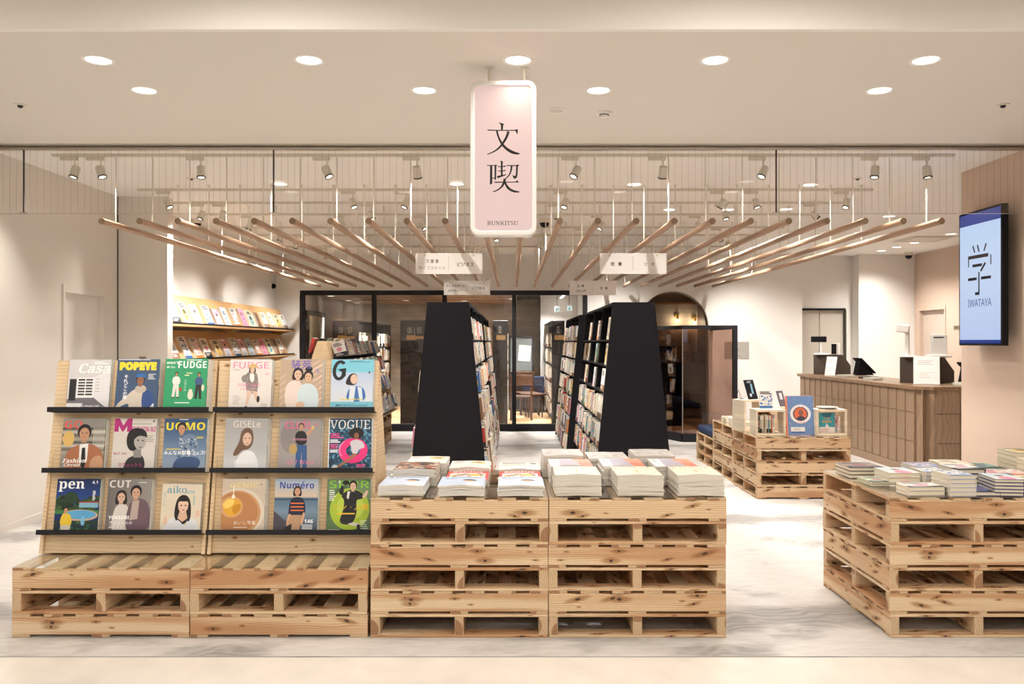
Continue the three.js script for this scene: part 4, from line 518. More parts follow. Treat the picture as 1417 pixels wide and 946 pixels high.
// small prints for books, far magazines and table piles: 64 cells, each front cover (96 px), spine (20 px), page edge (12 px)
const CELL = [];
const COLS = [['white', '#ece8e1'], ['cream', '#e3d6bd'], ['red', '#c23a34'], ['blue', '#3f6ea8'], ['yellow', '#e8c24a'], ['black', '#232228'], ['green', '#5d9a62'], ['pink', '#dd8fab'], ['grey', '#a9a6a4'], ['orange', '#dc8244'], ['teal', '#4f9aa6'], ['brown', '#8d6a4c'], ['navy', '#2c3a60'], ['pale blue', '#b9cfe0']];
const cellTex = canvasTex(1024, 1024, (g) => {
  for (let k = 0; k < 64; k++) {
    const x = (k % 8) * 128, y = Math.floor(k / 8) * 128, base = k % 5 < 3 ? COLS[k % 2] : COLS[2 + (k * 5) % 12], acc = COLS[2 + (k * 7 + 3) % 12], acc2 = COLS[2 + (k * 3 + 5) % 12], kind = (k * 11) % 6;
    CELL.push([base[0], acc[0] === base[0] ? acc2[0] : acc[0]]); const A = acc[0] === base[0] ? acc2[1] : acc[1];
    g.save(); g.beginPath(); g.rect(x, y, 128, 128); g.clip(); g.fillStyle = base[1]; g.fillRect(x, y, 128, 128); const dark = base[0] === 'black' || base[0] === 'navy' || base[0] === 'blue', ink = dark ? '#eee9e0' : '#2b2826';
    if (kind === 0) { g.fillStyle = A; g.fillRect(x, y + 92, 96, 36); words(g, '', x, y, 8, ink); lines(g, x + 12, y + 14, 70, 3, ink, 10, 6); lines(g, x + 12, y + 100, 60, 2, '#fff', 9, 4); oval(g, x + 48, y + 66, 20, 18, acc2[1]); }
    else if (kind === 1) { oval(g, x + 48, y + 72, 34, 36, A); oval(g, x + 48, y + 66, 14, 18, '#d9b79c'); oval(g, x + 48, y + 56, 16, 14, '#2a2122'); lines(g, x + 10, y + 10, 76, 2, ink, 12, 8); }
    else if (kind === 2) { for (let i = 0; i < 40; i++) oval(g, x + hash(i, k) * 96, y + 30 + hash(i, k + 9) * 70, 7, 6, [A, acc2[1], shade(base[1], 0.85)][i % 3]); lines(g, x + 8, y + 8, 80, 2, ink, 11, 7); g.fillStyle = A; g.fillRect(x, y + 108, 96, 20); }
    else if (kind === 3) { g.fillStyle = A; g.fillRect(x + 10, y + 12, 18, 96); lines(g, x + 36, y + 16, 46, 6, ink, 9, 5); lines(g, x + 36, y + 88, 46, 3, ink, 8, 3); }
    else if (kind === 4) { const gr = g.createLinearGradient(x, y, x, y + 128); gr.addColorStop(0, A); gr.addColorStop(1, base[1]); g.fillStyle = gr; g.fillRect(x, y, 96, 128); blob(g, [[x + 20, y + 128], [x + 30, y + 80], [x + 48, y + 66], [x + 68, y + 80], [x + 80, y + 128]], acc2[1]); oval(g, x + 48, y + 56, 12, 15, '#dcb89e'); oval(g, x + 48, y + 46, 13, 10, '#2e2420'); lines(g, x + 8, y + 8, 80, 1, '#fff', 9, 12); }
    else { lines(g, x + 20, y + 30, 56, 2, ink, 12, 7); lines(g, x + 30, y + 100, 36, 2, ink, 8, 3); oval(g, x + 50, y + 74, 9, 9, A); }
    g.fillStyle = dark ? shade(base[1], 0.95) : base[1]; g.fillRect(x + 96, y, 20, 128); g.fillStyle = A; if (k % 3 === 0) g.fillRect(x + 96, y + 96, 20, 32); if (k % 3 === 1) g.fillRect(x + 96, y, 20, 26); g.fillStyle = k % 3 === 2 ? A : ink; for (let i = 0; i < 6; i++) g.fillRect(x + 102, y + 34 + i * 9, 8, 6); g.fillStyle = ink; for (let i = 0; i < 3; i++) g.fillRect(x + 103, y + 102 + i * 7, 6, 4);
    for (let j = 0; j < 128; j++) { const v = 232 - 18 * hash(j, k); g.fillStyle = `rgb(${v | 0},${v * 0.97 | 0},${v * 0.9 | 0})`; g.fillRect(x + 116, y + j, 12, 1); }
    g.restore();
  }
});
const cellMat = std({ map: cellTex, roughness: 0.5 });
const cellRect = (k, a, b) => [((k % 8) * 128 + a + 1) / 1024, 1 - (Math.floor(k / 8) * 128 + 127) / 1024, (b - a - 2) / 1024, 126 / 1024];
// a book as one body: width x (spine at +x), height y, thickness z (front cover at +z)
const bookCache = {};
function bookGeo(k, w, h, t, land) {
  const key = [k, w.toFixed(3), h.toFixed(3), t.toFixed(3)].join(); if (bookCache[key]) return bookCache[key];
  const F = cellRect(k, 0, 96), S = cellRect(k, 96, 116), E = cellRect(k, 116, 128);
  void land;
  return bookCache[key] = chamferBox(w, h, t, 0.0012, (ax, sg, x, y, z) => {
    if (ax === 2) { const u = sg > 0 ? 0.5 - x : 0.5 + x; return [F[0] + clamp(sg > 0 ? 1 - u : u) * F[2], F[1] + clamp(y + 0.5) * F[3]]; }
    if (ax === 0 && sg > 0) return [S[0] + clamp(0.5 - z) * S[2], S[1] + clamp(y + 0.5) * S[3]];
    return [E[0] + clamp((ax === 0 ? z : x) + 0.5) * E[2], E[1] + clamp((ax === 0 ? y : z) + 0.5) * E[3]];
  });
}
const cellWords = (k) => CELL[k][0] + (CELL[k][0] === CELL[k][1] ? '' : ' and ' + CELL[k][1]);
// ================= MAGAZINES ON THE RACKS =================
{
  const W = 0.228, H = 0.282, T = 0.0075, geos = {};
  const magGeo = (i, w, h) => geos[i] ??= (() => { const C = coverUV(i); const g = chamferBox(w, h, T, 0.0008, (ax, sg, x, y, z) => (ax === 2 && sg > 0 ? [C[0] + clamp(x + 0.5) * C[2], C[1] + clamp(y + 0.5) * C[3]] : ax === 0 && sg < 0 ? [C[0] + 0.004, C[1] + clamp(y + 0.5) * C[3]] : [x, y * 3])); return g; })();
  const inner = chamferBox(W - 0.004, H - 0.003, T, 0.0008, (ax, sg, x, y, z) => (ax === 0 ? [z, y] : [y, z + 0.5]));
  const rows = ['top', 'middle', 'lowest'];
  for (let i = 0; i < 18; i++) {
    const r = Math.floor(i / 6), c = i % 6, x = (c < 3 ? -2.474 + [0.19, 0.465, 0.73][c] : -1.594 + [0.182, 0.462, 0.73][c - 3]) + rr(-0.004, 0.004), n = [2, 5, 7, 3, 4, 3, 4, 3, 4, 5, 3, 4, 4, 5, 3, 5, 4, 3][i], small = i === 14 ? 0.9 : 1;
    const stand = (m, h, off) => { const s = LEDGES[r] + 0.003 + h / 2; m.position.set(x + (m.userData.slip ?? 0), RACK.y0 + s * RACK.up[1] + off * -RACK.up[2], RACK.zb + s * RACK.up[2] + off * RACK.up[1]); m.rotation.set(-RACK.tilt, 0, rr(-0.006, 0.006)); delete m.userData.slip; };
    const front = single('magazine', magGeo(i, W * (small < 1 ? 0.93 : 1), H * small), coverMat, `magazine with ${COVER_NOTE[i]}, on the ${rows[r]} rack ledge`, 'magazine', null, null, 'magazines shown on the plywood racks');
    stand(front, H * small, (n + 0.5) * T + 0.001);
    for (let k = 0; k < n; k++) { const m = single('magazine', inner, M.pages, `spare copy behind the magazine with ${COVER_NOTE[i]}`, 'magazine', null, null, 'spare copies behind ' + COVER_NOTE[i]); m.userData.slip = 0.004 + 0.0012 * (n - k); stand(m, H - 0.003, (k + 0.5) * T + 0.001); if (small < 1) m.scale.setScalar(0.92), stand(m, H * 0.92, (k + 0.5) * T + 0.001); }
  }
}
// ================= MAGAZINE PILES ON THE TWO TALL PALLET STACKS =================
const pileTex = canvasTex(1024, 512, (g) => {
  const cell = (i, f) => { g.save(); g.translate((i % 4) * 256, Math.floor(i / 4) * 256); g.beginPath(); g.rect(0, 0, 256, 256); g.clip(); f(); g.restore(); };
  cell(0, () => { g.fillStyle = '#c9d6ea'; g.fillRect(0, 0, 256, 256); stretch(g, '& Premium', 22, 46, 46, 210, '#34486e', 'normal', 'serif'); blob(g, [[150, 256], [160, 170], [190, 140], [230, 170], [240, 256]], '#eceef2'); oval(g, 168, 128, 26, 34, '#dcb9a2'); blob(g, [[120, 130], [150, 84], [206, 92], [214, 130], [170, 112]], '#231d22'); lines(g, 30, 60, 90, 2, '#5b6b8a', 10, 4); });
  cell(1, () => { g.fillStyle = '#dd3f33'; g.fillRect(0, 0, 256, 256); words(g, 'BRUTUS', 30, 46, 50, '#f1ece8'); g.fillStyle = '#f3efe8'; g.fillRect(20, 70, 216, 160); for (let i = 0; i < 50; i++) { g.fillStyle = ['#d9a35c', '#2c2a2e', '#e2b21e', '#a64b35', '#f6f2ec', '#7a5b44'][i % 6]; g.fillRect(26 + hash(i, 1) * 180, 76 + hash(i, 2) * 130, 24, 18); } oval(g, 170, 130, 34, 30, '#e6bf2e'); });
  cell(2, () => { g.fillStyle = '#efece6'; g.fillRect(0, 0, 256, 256); blob(g, [[120, 60], [190, 20], [240, 60], [210, 110], [140, 100]], '#dfc15a'); oval(g, 180, 60, 26, 18, '#a88a66'); lines(g, 20, 20, 80, 5, '#777', 14, 6); });
  cell(3, () => { g.fillStyle = '#6d5648'; g.fillRect(0, 0, 256, 256); for (let i = 0; i < 110; i++) oval(g, hash(i, 1) * 256, hash(i, 2) * 256, 18, 13, ['#e7d5c2', '#3a2d28', '#b9603c', '#c9a383', '#241d1c', '#8d6a52'][i % 6]); });
  cell(4, () => { g.fillStyle = '#ece2cf'; g.fillRect(0, 0, 256, 256); for (let i = 0; i < 26; i++) oval(g, hash(i, 1) * 250, 10 + hash(i, 2) * 60, 4, 4, ['#55483c', '#b58a3e', '#8b7c66'][i % 3]); poly(g, [[120, 120], [134, 118], [136, 200], [126, 200]], '#d2bd84'); });
  cell(5, () => { g.fillStyle = '#f1eeec'; g.fillRect(0, 0, 256, 256); poly(g, [[70, 20], [180, 10], [190, 256], [60, 256]], '#b8b2c4'); poly(g, [[150, 0], [256, 0], [256, 256], [176, 256]], '#eaa081'); for (let i = 0; i < 14; i++) { g.fillStyle = i % 2 ? '#74697c' : '#e9e6ee'; g.fillRect(76, 90 + i * 11, 110, 5); } poly(g, [[176, 130], [256, 140], [256, 256], [180, 256]], '#e6836a'); kana(g, '人文', 14, 20, 40, 0.08, '#3d4a6a', 1.1, true); });
  cell(6, () => { g.fillStyle = '#cfcac6'; g.fillRect(0, 0, 256, 256); for (let i = 0; i < 60; i++) { g.fillStyle = ['#a39d9b', '#e7e3df', '#b7a68e', '#83807f'][i % 4]; g.fillRect(hash(i, 5) * 240, hash(i, 6) * 240, 34, 10); } });
  cell(7, () => { g.fillStyle = '#eeebe4'; g.fillRect(0, 0, 256, 256); g.fillStyle = '#5d5854'; g.fillRect(20, 20, 150, 26); g.fillRect(200, 30, 40, 40); lines(g, 20, 60, 200, 6, '#9a958e', 16, 7); });
});
const pileMat = std({ map: pileTex, roughness: 0.4 });
{
  const W = 0.228, D = 0.278, T = 0.0088, cache = {};
  function sheafGeo(k, wave) {
    return cache[k + wave] ??= (() => {
      const g = new THREE.BoxGeometry(W, T * 0.92, D, 8, 1, 4), p = g.attributes.position, uv = g.attributes.uv, n = g.attributes.normal;
      const U = [(k % 4) / 4, 1 - (Math.floor(k / 4) + 1) / 2];
      for (let i = 0; i < p.count; i++) { const x = p.getX(i), z = p.getZ(i); if (n.getY(i) > 0.5) uv.setXY(i, U[0] + (0.01 + 0.98 * (x / W + 0.5)) / 4, U[1] + (0.01 + 0.98 * (0.5 - z / D)) / 2); else uv.setXY(i, x * 4 + z * 4, p.getY(i) / T + 0.5); p.setY(i, p.getY(i) + wave * (Math.cos(x / W * 7.2) * 0.5 + 0.5 - Math.abs(x / W) * 0.5) * (0.6 + z / D * 0.8)); }
      g.computeVertexNormals(); g.groups.forEach((q, i) => (q.materialIndex = i === 2 ? 0 : 1)); return g;
    })();
  }
  const covers = ['pale blue cover and dark hair', 'red-bordered cover', 'white cover with a yellow patch', 'brown patterned cover', 'beige dotted cover', 'white, lilac and salmon cover', 'mottled grey cover', 'white cover with dark headings'];
  const tables = { A: 'the lower-piled stack', B: 'the higher-piled stack' };
  // x of each column, then rows from the front: [cover, copies, dx, dz]
  const cols = [
    ['A', -0.552, [[0, 6, 0, 0.0], [3, 10, 0.03, 0.29], [2, 9, 0.062, 0.585]]], ['A', -0.253, [[0, 6, 0, 0], [1, 4, 0.012, 0.29], [2, 6, 0.01, 0.58]]], ['A', 0.045, [[0, 6, 0, 0], [1, 4, 0.0, 0.29], [7, 5, -0.005, 0.58]]],
    ['B', 0.33, [[4, 12, 0, 0], [5, 12, -0.012, 0.292], [6, 14, -0.04, 0.584]]], ['B', 0.64, [[4, 12, 0, 0], [5, 12, -0.04, 0.292], [6, 12, -0.085, 0.584]]], ['B', 0.942, [[4, 12, 0, 0], [5, 12, -0.06, 0.292], [6, 14, -0.13, 0.584]]],
  ];
  const place = ['front', 'middle', 'rear'], spot = ['next to the plywood rack', 'amid its table', 'next to the beige piles', 'next to the blue piles', 'amid its table', 'at the open aisle'];
  cols.forEach(([tb, x, rows], ci) => rows.forEach(([k, n, dx, dz], ri) => {
    const wave = 0.004 + 0.004 * hash(ci, ri);
    for (let i = 0; i < n; i++) { const m = single('magazine', sheafGeo(k, i > n * 0.4 ? wave : wave * 0.5), [pileMat, M.pages], `${i === n - 1 ? 'topmost magazine' : 'magazine'} with ${covers[k]}, ${place[ri]} pile ${spot[ci]}`, 'magazine', [x + dx + rr(-0.004, 0.004), TOPY(6) + 0.0016 + T / 2 + i * T * 1.0, ZF - 0.02 - D / 2 - dz + rr(-0.004, 0.004)], [0, rr(-0.014, 0.014), 0], `${place[ri]} row magazines with ${covers[k]}`); void m; }
  }));
}
// ================= BOOK PILES BY THE PEACH PILLAR =================
{
  const cache = {};
  function bookParts(w, d, t, k) {                      // lying book: spine at +x, fore edge -x, tail towards +z
    return cache[[w, d, t, k]] ??= (() => {
      const F = cellRect(k, 0, 96), S = cellRect(k, 96, 116), c = 0.0022, uvTop = (ax, sg, x, y, z) => (ax === 1 && sg > 0 ? [F[0] + clamp(x + 0.5) * F[2], F[1] + clamp(0.5 - z) * F[3]] : [S[0] + 0.0008, S[1] + 0.5 * S[3]]);
      const top = chamferBox(w, c, d, 0.0006, uvTop).translate(0, t - c / 2, 0), bot = chamferBox(w, c, d, 0.0006, uvTop).translate(0, c / 2, 0), spine = chamferBox(c, t, d, 0.0006, (ax, sg, x, y, z) => [S[0] + clamp(y + 0.5) * S[2], S[1] + clamp(0.5 - z) * S[3]]).translate(w / 2 - c / 2, t / 2, 0);
      return [mergeGeometries([top, bot, spine]), chamferBox(w - 0.006, t - 2 * c, d - 0.008, 0.0005, (ax, sg, x, y, z) => [ax === 0 ? z : x, y + 0.5]).translate(-0.0005, t / 2, 0)];
    })();
  }
  // [x, z of the front edge, width, depth, thickness, copies, print cell, turn, words]
  const piles = [
    [2.07, -4.13, 0.19, 0.13, 0.022, 2, 0, 0.05, 'white paperback'], [2.245, -4.115, 0.13, 0.188, 0.0205, 5, 10, 0.02, 'thick white book'], [2.375, -4.13, 0.128, 0.188, 0.02, 1, 0, -0.02, 'single blue book', 0x6f83c0],
    [2.49, -4.12, 0.14, 0.19, 0.0165, 5, 20, -0.1, 'navy covered hardback', 0x56608c], [2.66, -4.13, 0.135, 0.19, 0.018, 4, 1, -0.05, 'cream hardback'],
    [1.975, -4.4, 0.13, 0.18, 0.012, 2, 0, 0.03, 'thin pale green paperback', 0xd2e2cc], [2.09, -4.4, 0.165, 0.19, 0.024, 3, 20, 0.02, 'fat white paperback'], [2.255, -4.36, 0.14, 0.19, 0.02, 4, 10, -0.03, 'white book with blue marks'], [2.42, -4.36, 0.155, 0.2, 0.024, 4, 0, 0.02, 'black covered hardback', 0x4a494f], [2.59, -4.38, 0.14, 0.19, 0.022, 3, 0, -0.04, 'pink-white hardback', 0xf3d9da], [2.72, -4.42, 0.14, 0.19, 0.02, 3, 40, 0.02, 'plain white hardback'],
    [2.0, -4.66, 0.2, 0.21, 0.02, 3, 12, 0.02, 'grey-brown patterned hardback', 0xa89a98], [2.2, -4.66, 0.14, 0.2, 0.014, 2, 0, 0.0, 'pale blue paperback', 0xbfd4e6], [2.36, -4.64, 0.16, 0.21, 0.016, 4, 10, 0.05, 'pale lilac printed book', 0xdcd6ea], [2.53, -4.66, 0.17, 0.21, 0.015, 5, 7, -0.03, 'cream and green picture book'], [2.71, -4.68, 0.16, 0.2, 0.018, 3, 0, 0.03, 'teal topped book', 0x86b8b0],
    [2.88, -4.4, 0.16, 0.2, 0.025, 5, 1, -0.06, 'cream block-like book'], [2.93, -4.66, 0.17, 0.2, 0.024, 6, 5, -0.02, 'cream book with a yellow band'], [3.08, -4.4, 0.14, 0.2, 0.022, 5, 1, 0.03, 'plain cream paperback'], [3.12, -4.68, 0.14, 0.2, 0.02, 5, 0, 0.02, 'red-brown book', 0xb0705e],
  ], tinted = {};
  for (const [x, z, w, d, t, n, k, a, what, tone] of piles) for (let i = 0; i < n; i++) {
    const o = thing('book', `${i === n - 1 && n > 1 ? 'topmost ' : ''}${what} on the pallets by the peach pillar`, 'book', [x + rr(-0.002, 0.002), TOPY(6) + 0.001 + i * (t + 0.0004), z - d / 2 + rr(-0.002, 0.002)], a + rr(-0.02, 0.02), 'pile of ' + what);
    const [c, p] = bookParts(w, d, t, k); part('cover', c, tone ? tinted[tone] ??= std({ map: cellTex, roughness: 0.5, color: tone }) : cellMat, o); part('pages', p, M.cream, o);
    if (i === n - 1 && (tone === 0x56608c || tone === 0x4a494f)) part('jacket', chamferBox(w * 0.985, 0.0008, d * 0.985, 0.0002, (ax, sg, q, e, f) => { const F = cellRect(k, 0, 96); return [F[0] + clamp(q + 0.5) * F[2], F[1] + clamp(0.5 - f) * F[3]]; }), cellMat, o, [0, t + 0.0005, 0]).userData.label = 'white front of the jacket';
  }
}
// ================= BOOKS IN THE SLOPED BOOKCASES =================
const lean = Math.atan2(CASE.bot - CASE.top, CASE.h), shelfName = ['top', 'second', 'third', 'fourth', 'fifth', 'sixth', 'bottom'];
const massed = [];                                      // the smaller books, joined into one mass at the end
function massBook(geo, matrix) { massed.push(geo.clone().applyMatrix4(matrix)); }
function standBook(caseInfo, side, row, z, k, w, h, t, faceOut, out, whereText, tiltExtra = 0) {
  const y = SHELVES[row] + 0.001, hw = halfAt(y), geo = bookGeo(k, w, h, t), m = new THREE.Object3D(), depth = faceOut ? t : w, g = new THREE.Group();
  g.position.set(caseInfo.cx + side * (hw + out), y, z); g.rotation.set(0, 0, side * (lean + tiltExtra)); g.updateMatrix();
  m.position.set(-side * depth / 2, h / 2, 0); m.rotation.set(0, faceOut ? side * Math.PI / 2 : side > 0 ? 0 : Math.PI, 0); m.updateMatrix();
  m.matrix.premultiply(g.matrix);
  if (!whereText) return massBook(geo, m.matrix);
  const b = single('book', geo, cellMat, `${cellWords(k)} book, ${shelfName[row]} shelf of the ${whereText}`, 'book', null, null, `books in the ${whereText}`);
  m.matrix.decompose(b.position, b.quaternion, b.scale);
}
function fillRow(c, side, row, bay, opt, where) {
  const z0 = c.zf - c.t - (c.L - 2 * c.t) * bay / c.bays - 0.012, z1 = c.zf - c.t - (c.L - 2 * c.t) * (bay + 1) / c.bays + 0.012;
  let z = z0;
  while (z > z1 + 0.03) {
    const face = rnd() < opt.face, k = opt.cells ? pick(opt.cells) : Math.floor(rnd() * 64), h = rr(0.165, 0.205), w = rr(0.12, 0.145), t = rr(opt.t0 ?? 0.024, opt.t1 ?? 0.046), step = face ? w : t;
    if (z - step < z1) break;
    standBook(c, side, row, z - step / 2, k, w, h, face ? rr(0.012, 0.03) : t, face, (opt.out ?? -0.006) + rr(-0.008, 0.012), where, 0);
    z -= step + (rnd() < (opt.gap ?? 0.04) ? rr(0.03, 0.1) : 0.0012);
  }
}
{
  const WR = 'bookcase beside the arched opening', WL = 'bookcase behind the pale blue magazines';
  const R = CASES.rightA, bayZ = (c, b, f) => c.zf - c.t - (c.L - 2 * c.t) * (b + f) / c.bays;
  // upper shelves hold a few books shown face out
  for (const [row, b, f, k, w, h] of [[0, 0, 0.13, 21, 0.15, 0.2], [0, 1, 0.14, 40, 0.13, 0.19], [0, 2, 0.12, 15, 0.16, 0.19], [1, 0, 0.12, 5, 0.13, 0.19], [1, 1, 0.15, 8, 0.15, 0.19], [1, 2, 0.1, 45, 0.12, 0.19], [1, 2, 0.6, 9, 0.2, 0.19], [2, 0, 0.2, 30, 0.26, 0.2], [2, 1, 0.12, 20, 0.12, 0.19], [2, 2, 0.22, 27, 0.15, 0.19]]) standBook(R, -1, row, bayZ(R, b, f), k, w, h, 0.02, true, 0.0, WR, 0.02);
  { // black index plates printed with white dashes between the face-out books
    const tx = canvasTex(64, 128, (g) => { g.fillStyle = '#17161a'; g.fillRect(0, 0, 64, 128); for (let i = 0; i < 11; i++) { g.fillStyle = ['#e8e4da', '#e8e4da', '#d9d4c6', '#e3c23c', '#d9d4c6', '#d96a4a'][(i * 5) % 6]; g.fillRect(22, 14 + i * 9, 20, 5); } }), m = std({ map: tx, roughness: 0.6 }), pg = chamferBox(0.012, 0.19, 0.07, 0.001, (ax, sg, a, b, c) => (ax === 0 ? [clamp(c + 0.5), clamp(b + 0.5)] : [0.02, 0.02])), owner = scene.children.find((o) => o.name === 'bookcase_001');
    for (const row of [0, 1, 2]) for (const b of [0, 1]) { const y = SHELVES[row] + 0.001; part('index_plate', pg, m, owner, [-halfAt(y) + 0.012, y + 0.096, bayZ(R, b, 0.84)], [0, 0, -lean]).userData.label = 'black index plate with white dashes'; }
  }
  fillRow(R, -1, 3, 2, { face: 0.2, gap: 0.3 }); fillRow(R, -1, 3, 1, { face: 0.08 }, WR); fillRow(R, -1, 3, 0, { face: 0.1, cells: [0, 1, 5, 6, 10, 11, 12, 30, 31] }, WR);
  for (const row of [4, 5]) for (const b of [0, 1, 2]) fillRow(R, -1, row, b, { face: 0.06, cells: b ? undefined : [0, 1, 2, 5, 6, 10, 12, 15, 16, 4, 30] }, b < 2 && row < 5 ? WR : undefined);
  const Lc = CASES.leftA;
  for (let row = 0; row < 7; row++) for (const b of [0, 1, 2]) fillRow(Lc, 1, row, b, { face: 0.12, out: row < 2 ? -0.004 : 0.016, t0: 0.036, t1: 0.065, gap: 0.12, cells: row === 0 && b === 0 ? [0, 1, 5, 6, 10, 11] : undefined }, b || row > 4 ? undefined : WL);
  for (const row of [2, 4, 5]) fillRow(Lc, -1, row, 0, { face: 0, out: 0.01, t0: 0.04, t1: 0.06, gap: 0.5 });
  for (let row = 0; row < 7; row++) for (const b of [0, 1, 2]) { fillRow(CASES.rightB, -1, row, b, { face: 0.1, out: 0.014, t0: 0.04, t1: 0.075, gap: 0.15 }); fillRow(CASES.leftB, 1, row, b, { face: 0.15, out: 0.012, t0: 0.04, t1: 0.075, gap: 0.2 }); }
}
// ================= SHOP SIGN =================
{
  const W = 0.337, H = 0.795, D = 0.1, o = thing('hanging_sign', 'tall pale pink shop sign with rounded corners hung from two white posts', 'sign', [-0.045, CEIL, -4.36]);
  const rr4 = (w, h, r) => { const s = new THREE.Shape(); s.moveTo(-w / 2 + r, -h / 2); s.lineTo(w / 2 - r, -h / 2); s.absarc(w / 2 - r, -h / 2 + r, r, -Math.PI / 2, 0); s.lineTo(w / 2, h / 2 - r); s.absarc(w / 2 - r, h / 2 - r, r, 0, Math.PI / 2); s.lineTo(-w / 2 + r, h / 2); s.absarc(-w / 2 + r, h / 2 - r, r, Math.PI / 2, Math.PI); s.lineTo(-w / 2, -h / 2 + r); s.absarc(-w / 2 + r, -h / 2 + r, r, Math.PI, Math.PI * 1.5); return s; };
  const yc = -0.088 - H / 2, frame = rr4(W, H, 0.042), hole = rr4(W - 0.03, H - 0.03, 0.03); frame.holes.push(new THREE.Path(hole.getPoints(10)));
  const fg = new THREE.ExtrudeGeometry(frame, { depth: D, bevelEnabled: true, bevelSize: 0.004, bevelThickness: 0.004, bevelSegments: 2, curveSegments: 10 }); part('case', fg, M.whitePlastic, o, [0, yc, -D / 2]);
  const bg = new THREE.ExtrudeGeometry(rr4(W - 0.028, H - 0.028, 0.03), { depth: D - 0.008, bevelEnabled: false, curveSegments: 10 }); part('light_box', bg, M.whitePlastic, o, [0, yc, -D / 2 + 0.001]);
  const tex = canvasTex(512, 1229, (g, w, h) => {
    g.fillStyle = '#f5d8d1'; g.fillRect(0, 0, w, h);
    const X = (x) => (x - 57) / 328 * w, Y = (y) => (y - 82) / 787 * h, P = (pts) => { g.fillStyle = '#0f0c0d'; g.beginPath(); pts.forEach((p, i) => { if (p.length === 2) i ? g.lineTo(X(p[0]), Y(p[1])) : g.moveTo(X(p[0]), Y(p[1])); else g.quadraticCurveTo(X(p[0]), Y(p[1]), X(p[2]), Y(p[3])); }); g.closePath(); g.fill(); };
    // first character
    P([[194, 284], [206, 286], [226, 293], [220, 299], [218, 325], [208, 325], [207, 296]]);
    P([[131, 322], [136, 328], [180, 329], [286, 329], [290, 332], [295, 344], [300, 345], [302, 329], [299, 320], [284, 324], [180, 324]]);
    P([[240, 329], [258, 336], [253, 342], [246, 372, 212, 412], [186, 442, 132, 457], [130, 453], [178, 438, 204, 406], [234, 366, 241, 338]]);
    P([[180, 328], [190, 328], [196, 372, 226, 404], [252, 434, 312, 449], [309, 456], [290, 456], [270, 452], [228, 434, 206, 398], [186, 366, 180, 328]]);
    // second character
    P([[128, 512], [134, 517], [147, 517], [146, 614], [152, 618], [159, 610], [159, 584], [172, 584], [172, 594], [180, 590], [182, 518], [186, 512], [178, 510], [174, 513], [158, 513], [146, 513]]); g.fillStyle = '#f5d8d1'; g.fillRect(X(159), Y(517), X(172) - X(159), Y(580) - Y(517));
    P([[203, 489], [216, 493], [220, 497], [217, 500], [217, 574], [207, 577], [207, 497]]); P([[188, 519], [192, 523], [234, 522], [236, 518], [228, 515], [224, 518]]); P([[190, 543], [194, 547], [232, 545], [234, 541], [226, 538], [222, 542]]); P([[184, 572], [236, 562], [237, 566], [198, 580], [190, 584]]);
    P([[238, 513], [242, 518], [292, 518], [291, 556], [288, 572], [272, 567], [276, 580], [284, 588], [296, 580], [300, 560], [302, 520], [310, 514], [301, 509], [295, 513]]); P([[262, 517], [272, 519], [270, 545, 258, 565], [248, 580, 232, 588], [230, 584], [246, 574, 254, 558], [261, 544, 262, 517]]);
    P([[168, 602], [174, 608], [288, 606], [308, 606], [299, 595], [287, 602]]); P([[222, 584], [238, 590], [234, 596], [228, 622, 210, 636], [192, 652, 164, 658], [162, 654], [196, 643, 208, 626], [220, 608, 222, 584]]); P([[226, 606], [236, 606], [246, 630, 268, 642], [288, 652, 312, 654], [308, 660], [284, 660], [252, 652, 240, 636], [230, 622, 226, 606]]);
    g.font = 'normal 49px serif'; g.textAlign = 'left'; const t = 'BUNKITSU', m = g.measureText(t).width; g.save(); g.translate(X(130), Y(834)); g.scale((X(304) - X(130)) / m, 0.92); g.fillStyle = '#3b2a2a'; g.fillText(t, 0, 0); g.restore();
  });
  const sg = new THREE.ShapeGeometry(rr4(W - 0.03, H - 0.03, 0.03), 12), p = sg.attributes.position, uv = sg.attributes.uv; for (let i = 0; i < p.count; i++) uv.setXY(i, p.getX(i) / (W - 0.03) + 0.5, p.getY(i) / (H - 0.03) + 0.5);
  const face = part('sign_face', sg, std({ map: tex, emissiveMap: tex, emissive: 0xffffff, emissiveIntensity: 0.78, color: 0x6e6664, roughness: 0.35 }), o, [0, yc, D / 2 - 0.0055]); face.userData.label = 'pale pink face with two black characters';
  part('sign_face', sg, face.material, o, [0, yc, -D / 2 + 0.0005], [0, Math.PI, 0]);
  for (const x of [-0.073, 0.112]) { part('post', cyl(0.0095, 0.096, 14), M.whiteMetal, o, [x, -0.044, 0]); part('post_flange', cyl(0.024, 0.006, 18), M.whiteMetal, o, [x, -0.003, 0]); }
  for (const s of [-1, 1]) { const l = new THREE.RectAreaLight(0xffe2d8, 0.25, W - 0.05, H - 0.05); l.position.set(0, yc, s * (D / 2 + 0.012)); l.rotation.y = s > 0 ? Math.PI : 0; l.name = 'lamp_light'; o.add(l); }
}
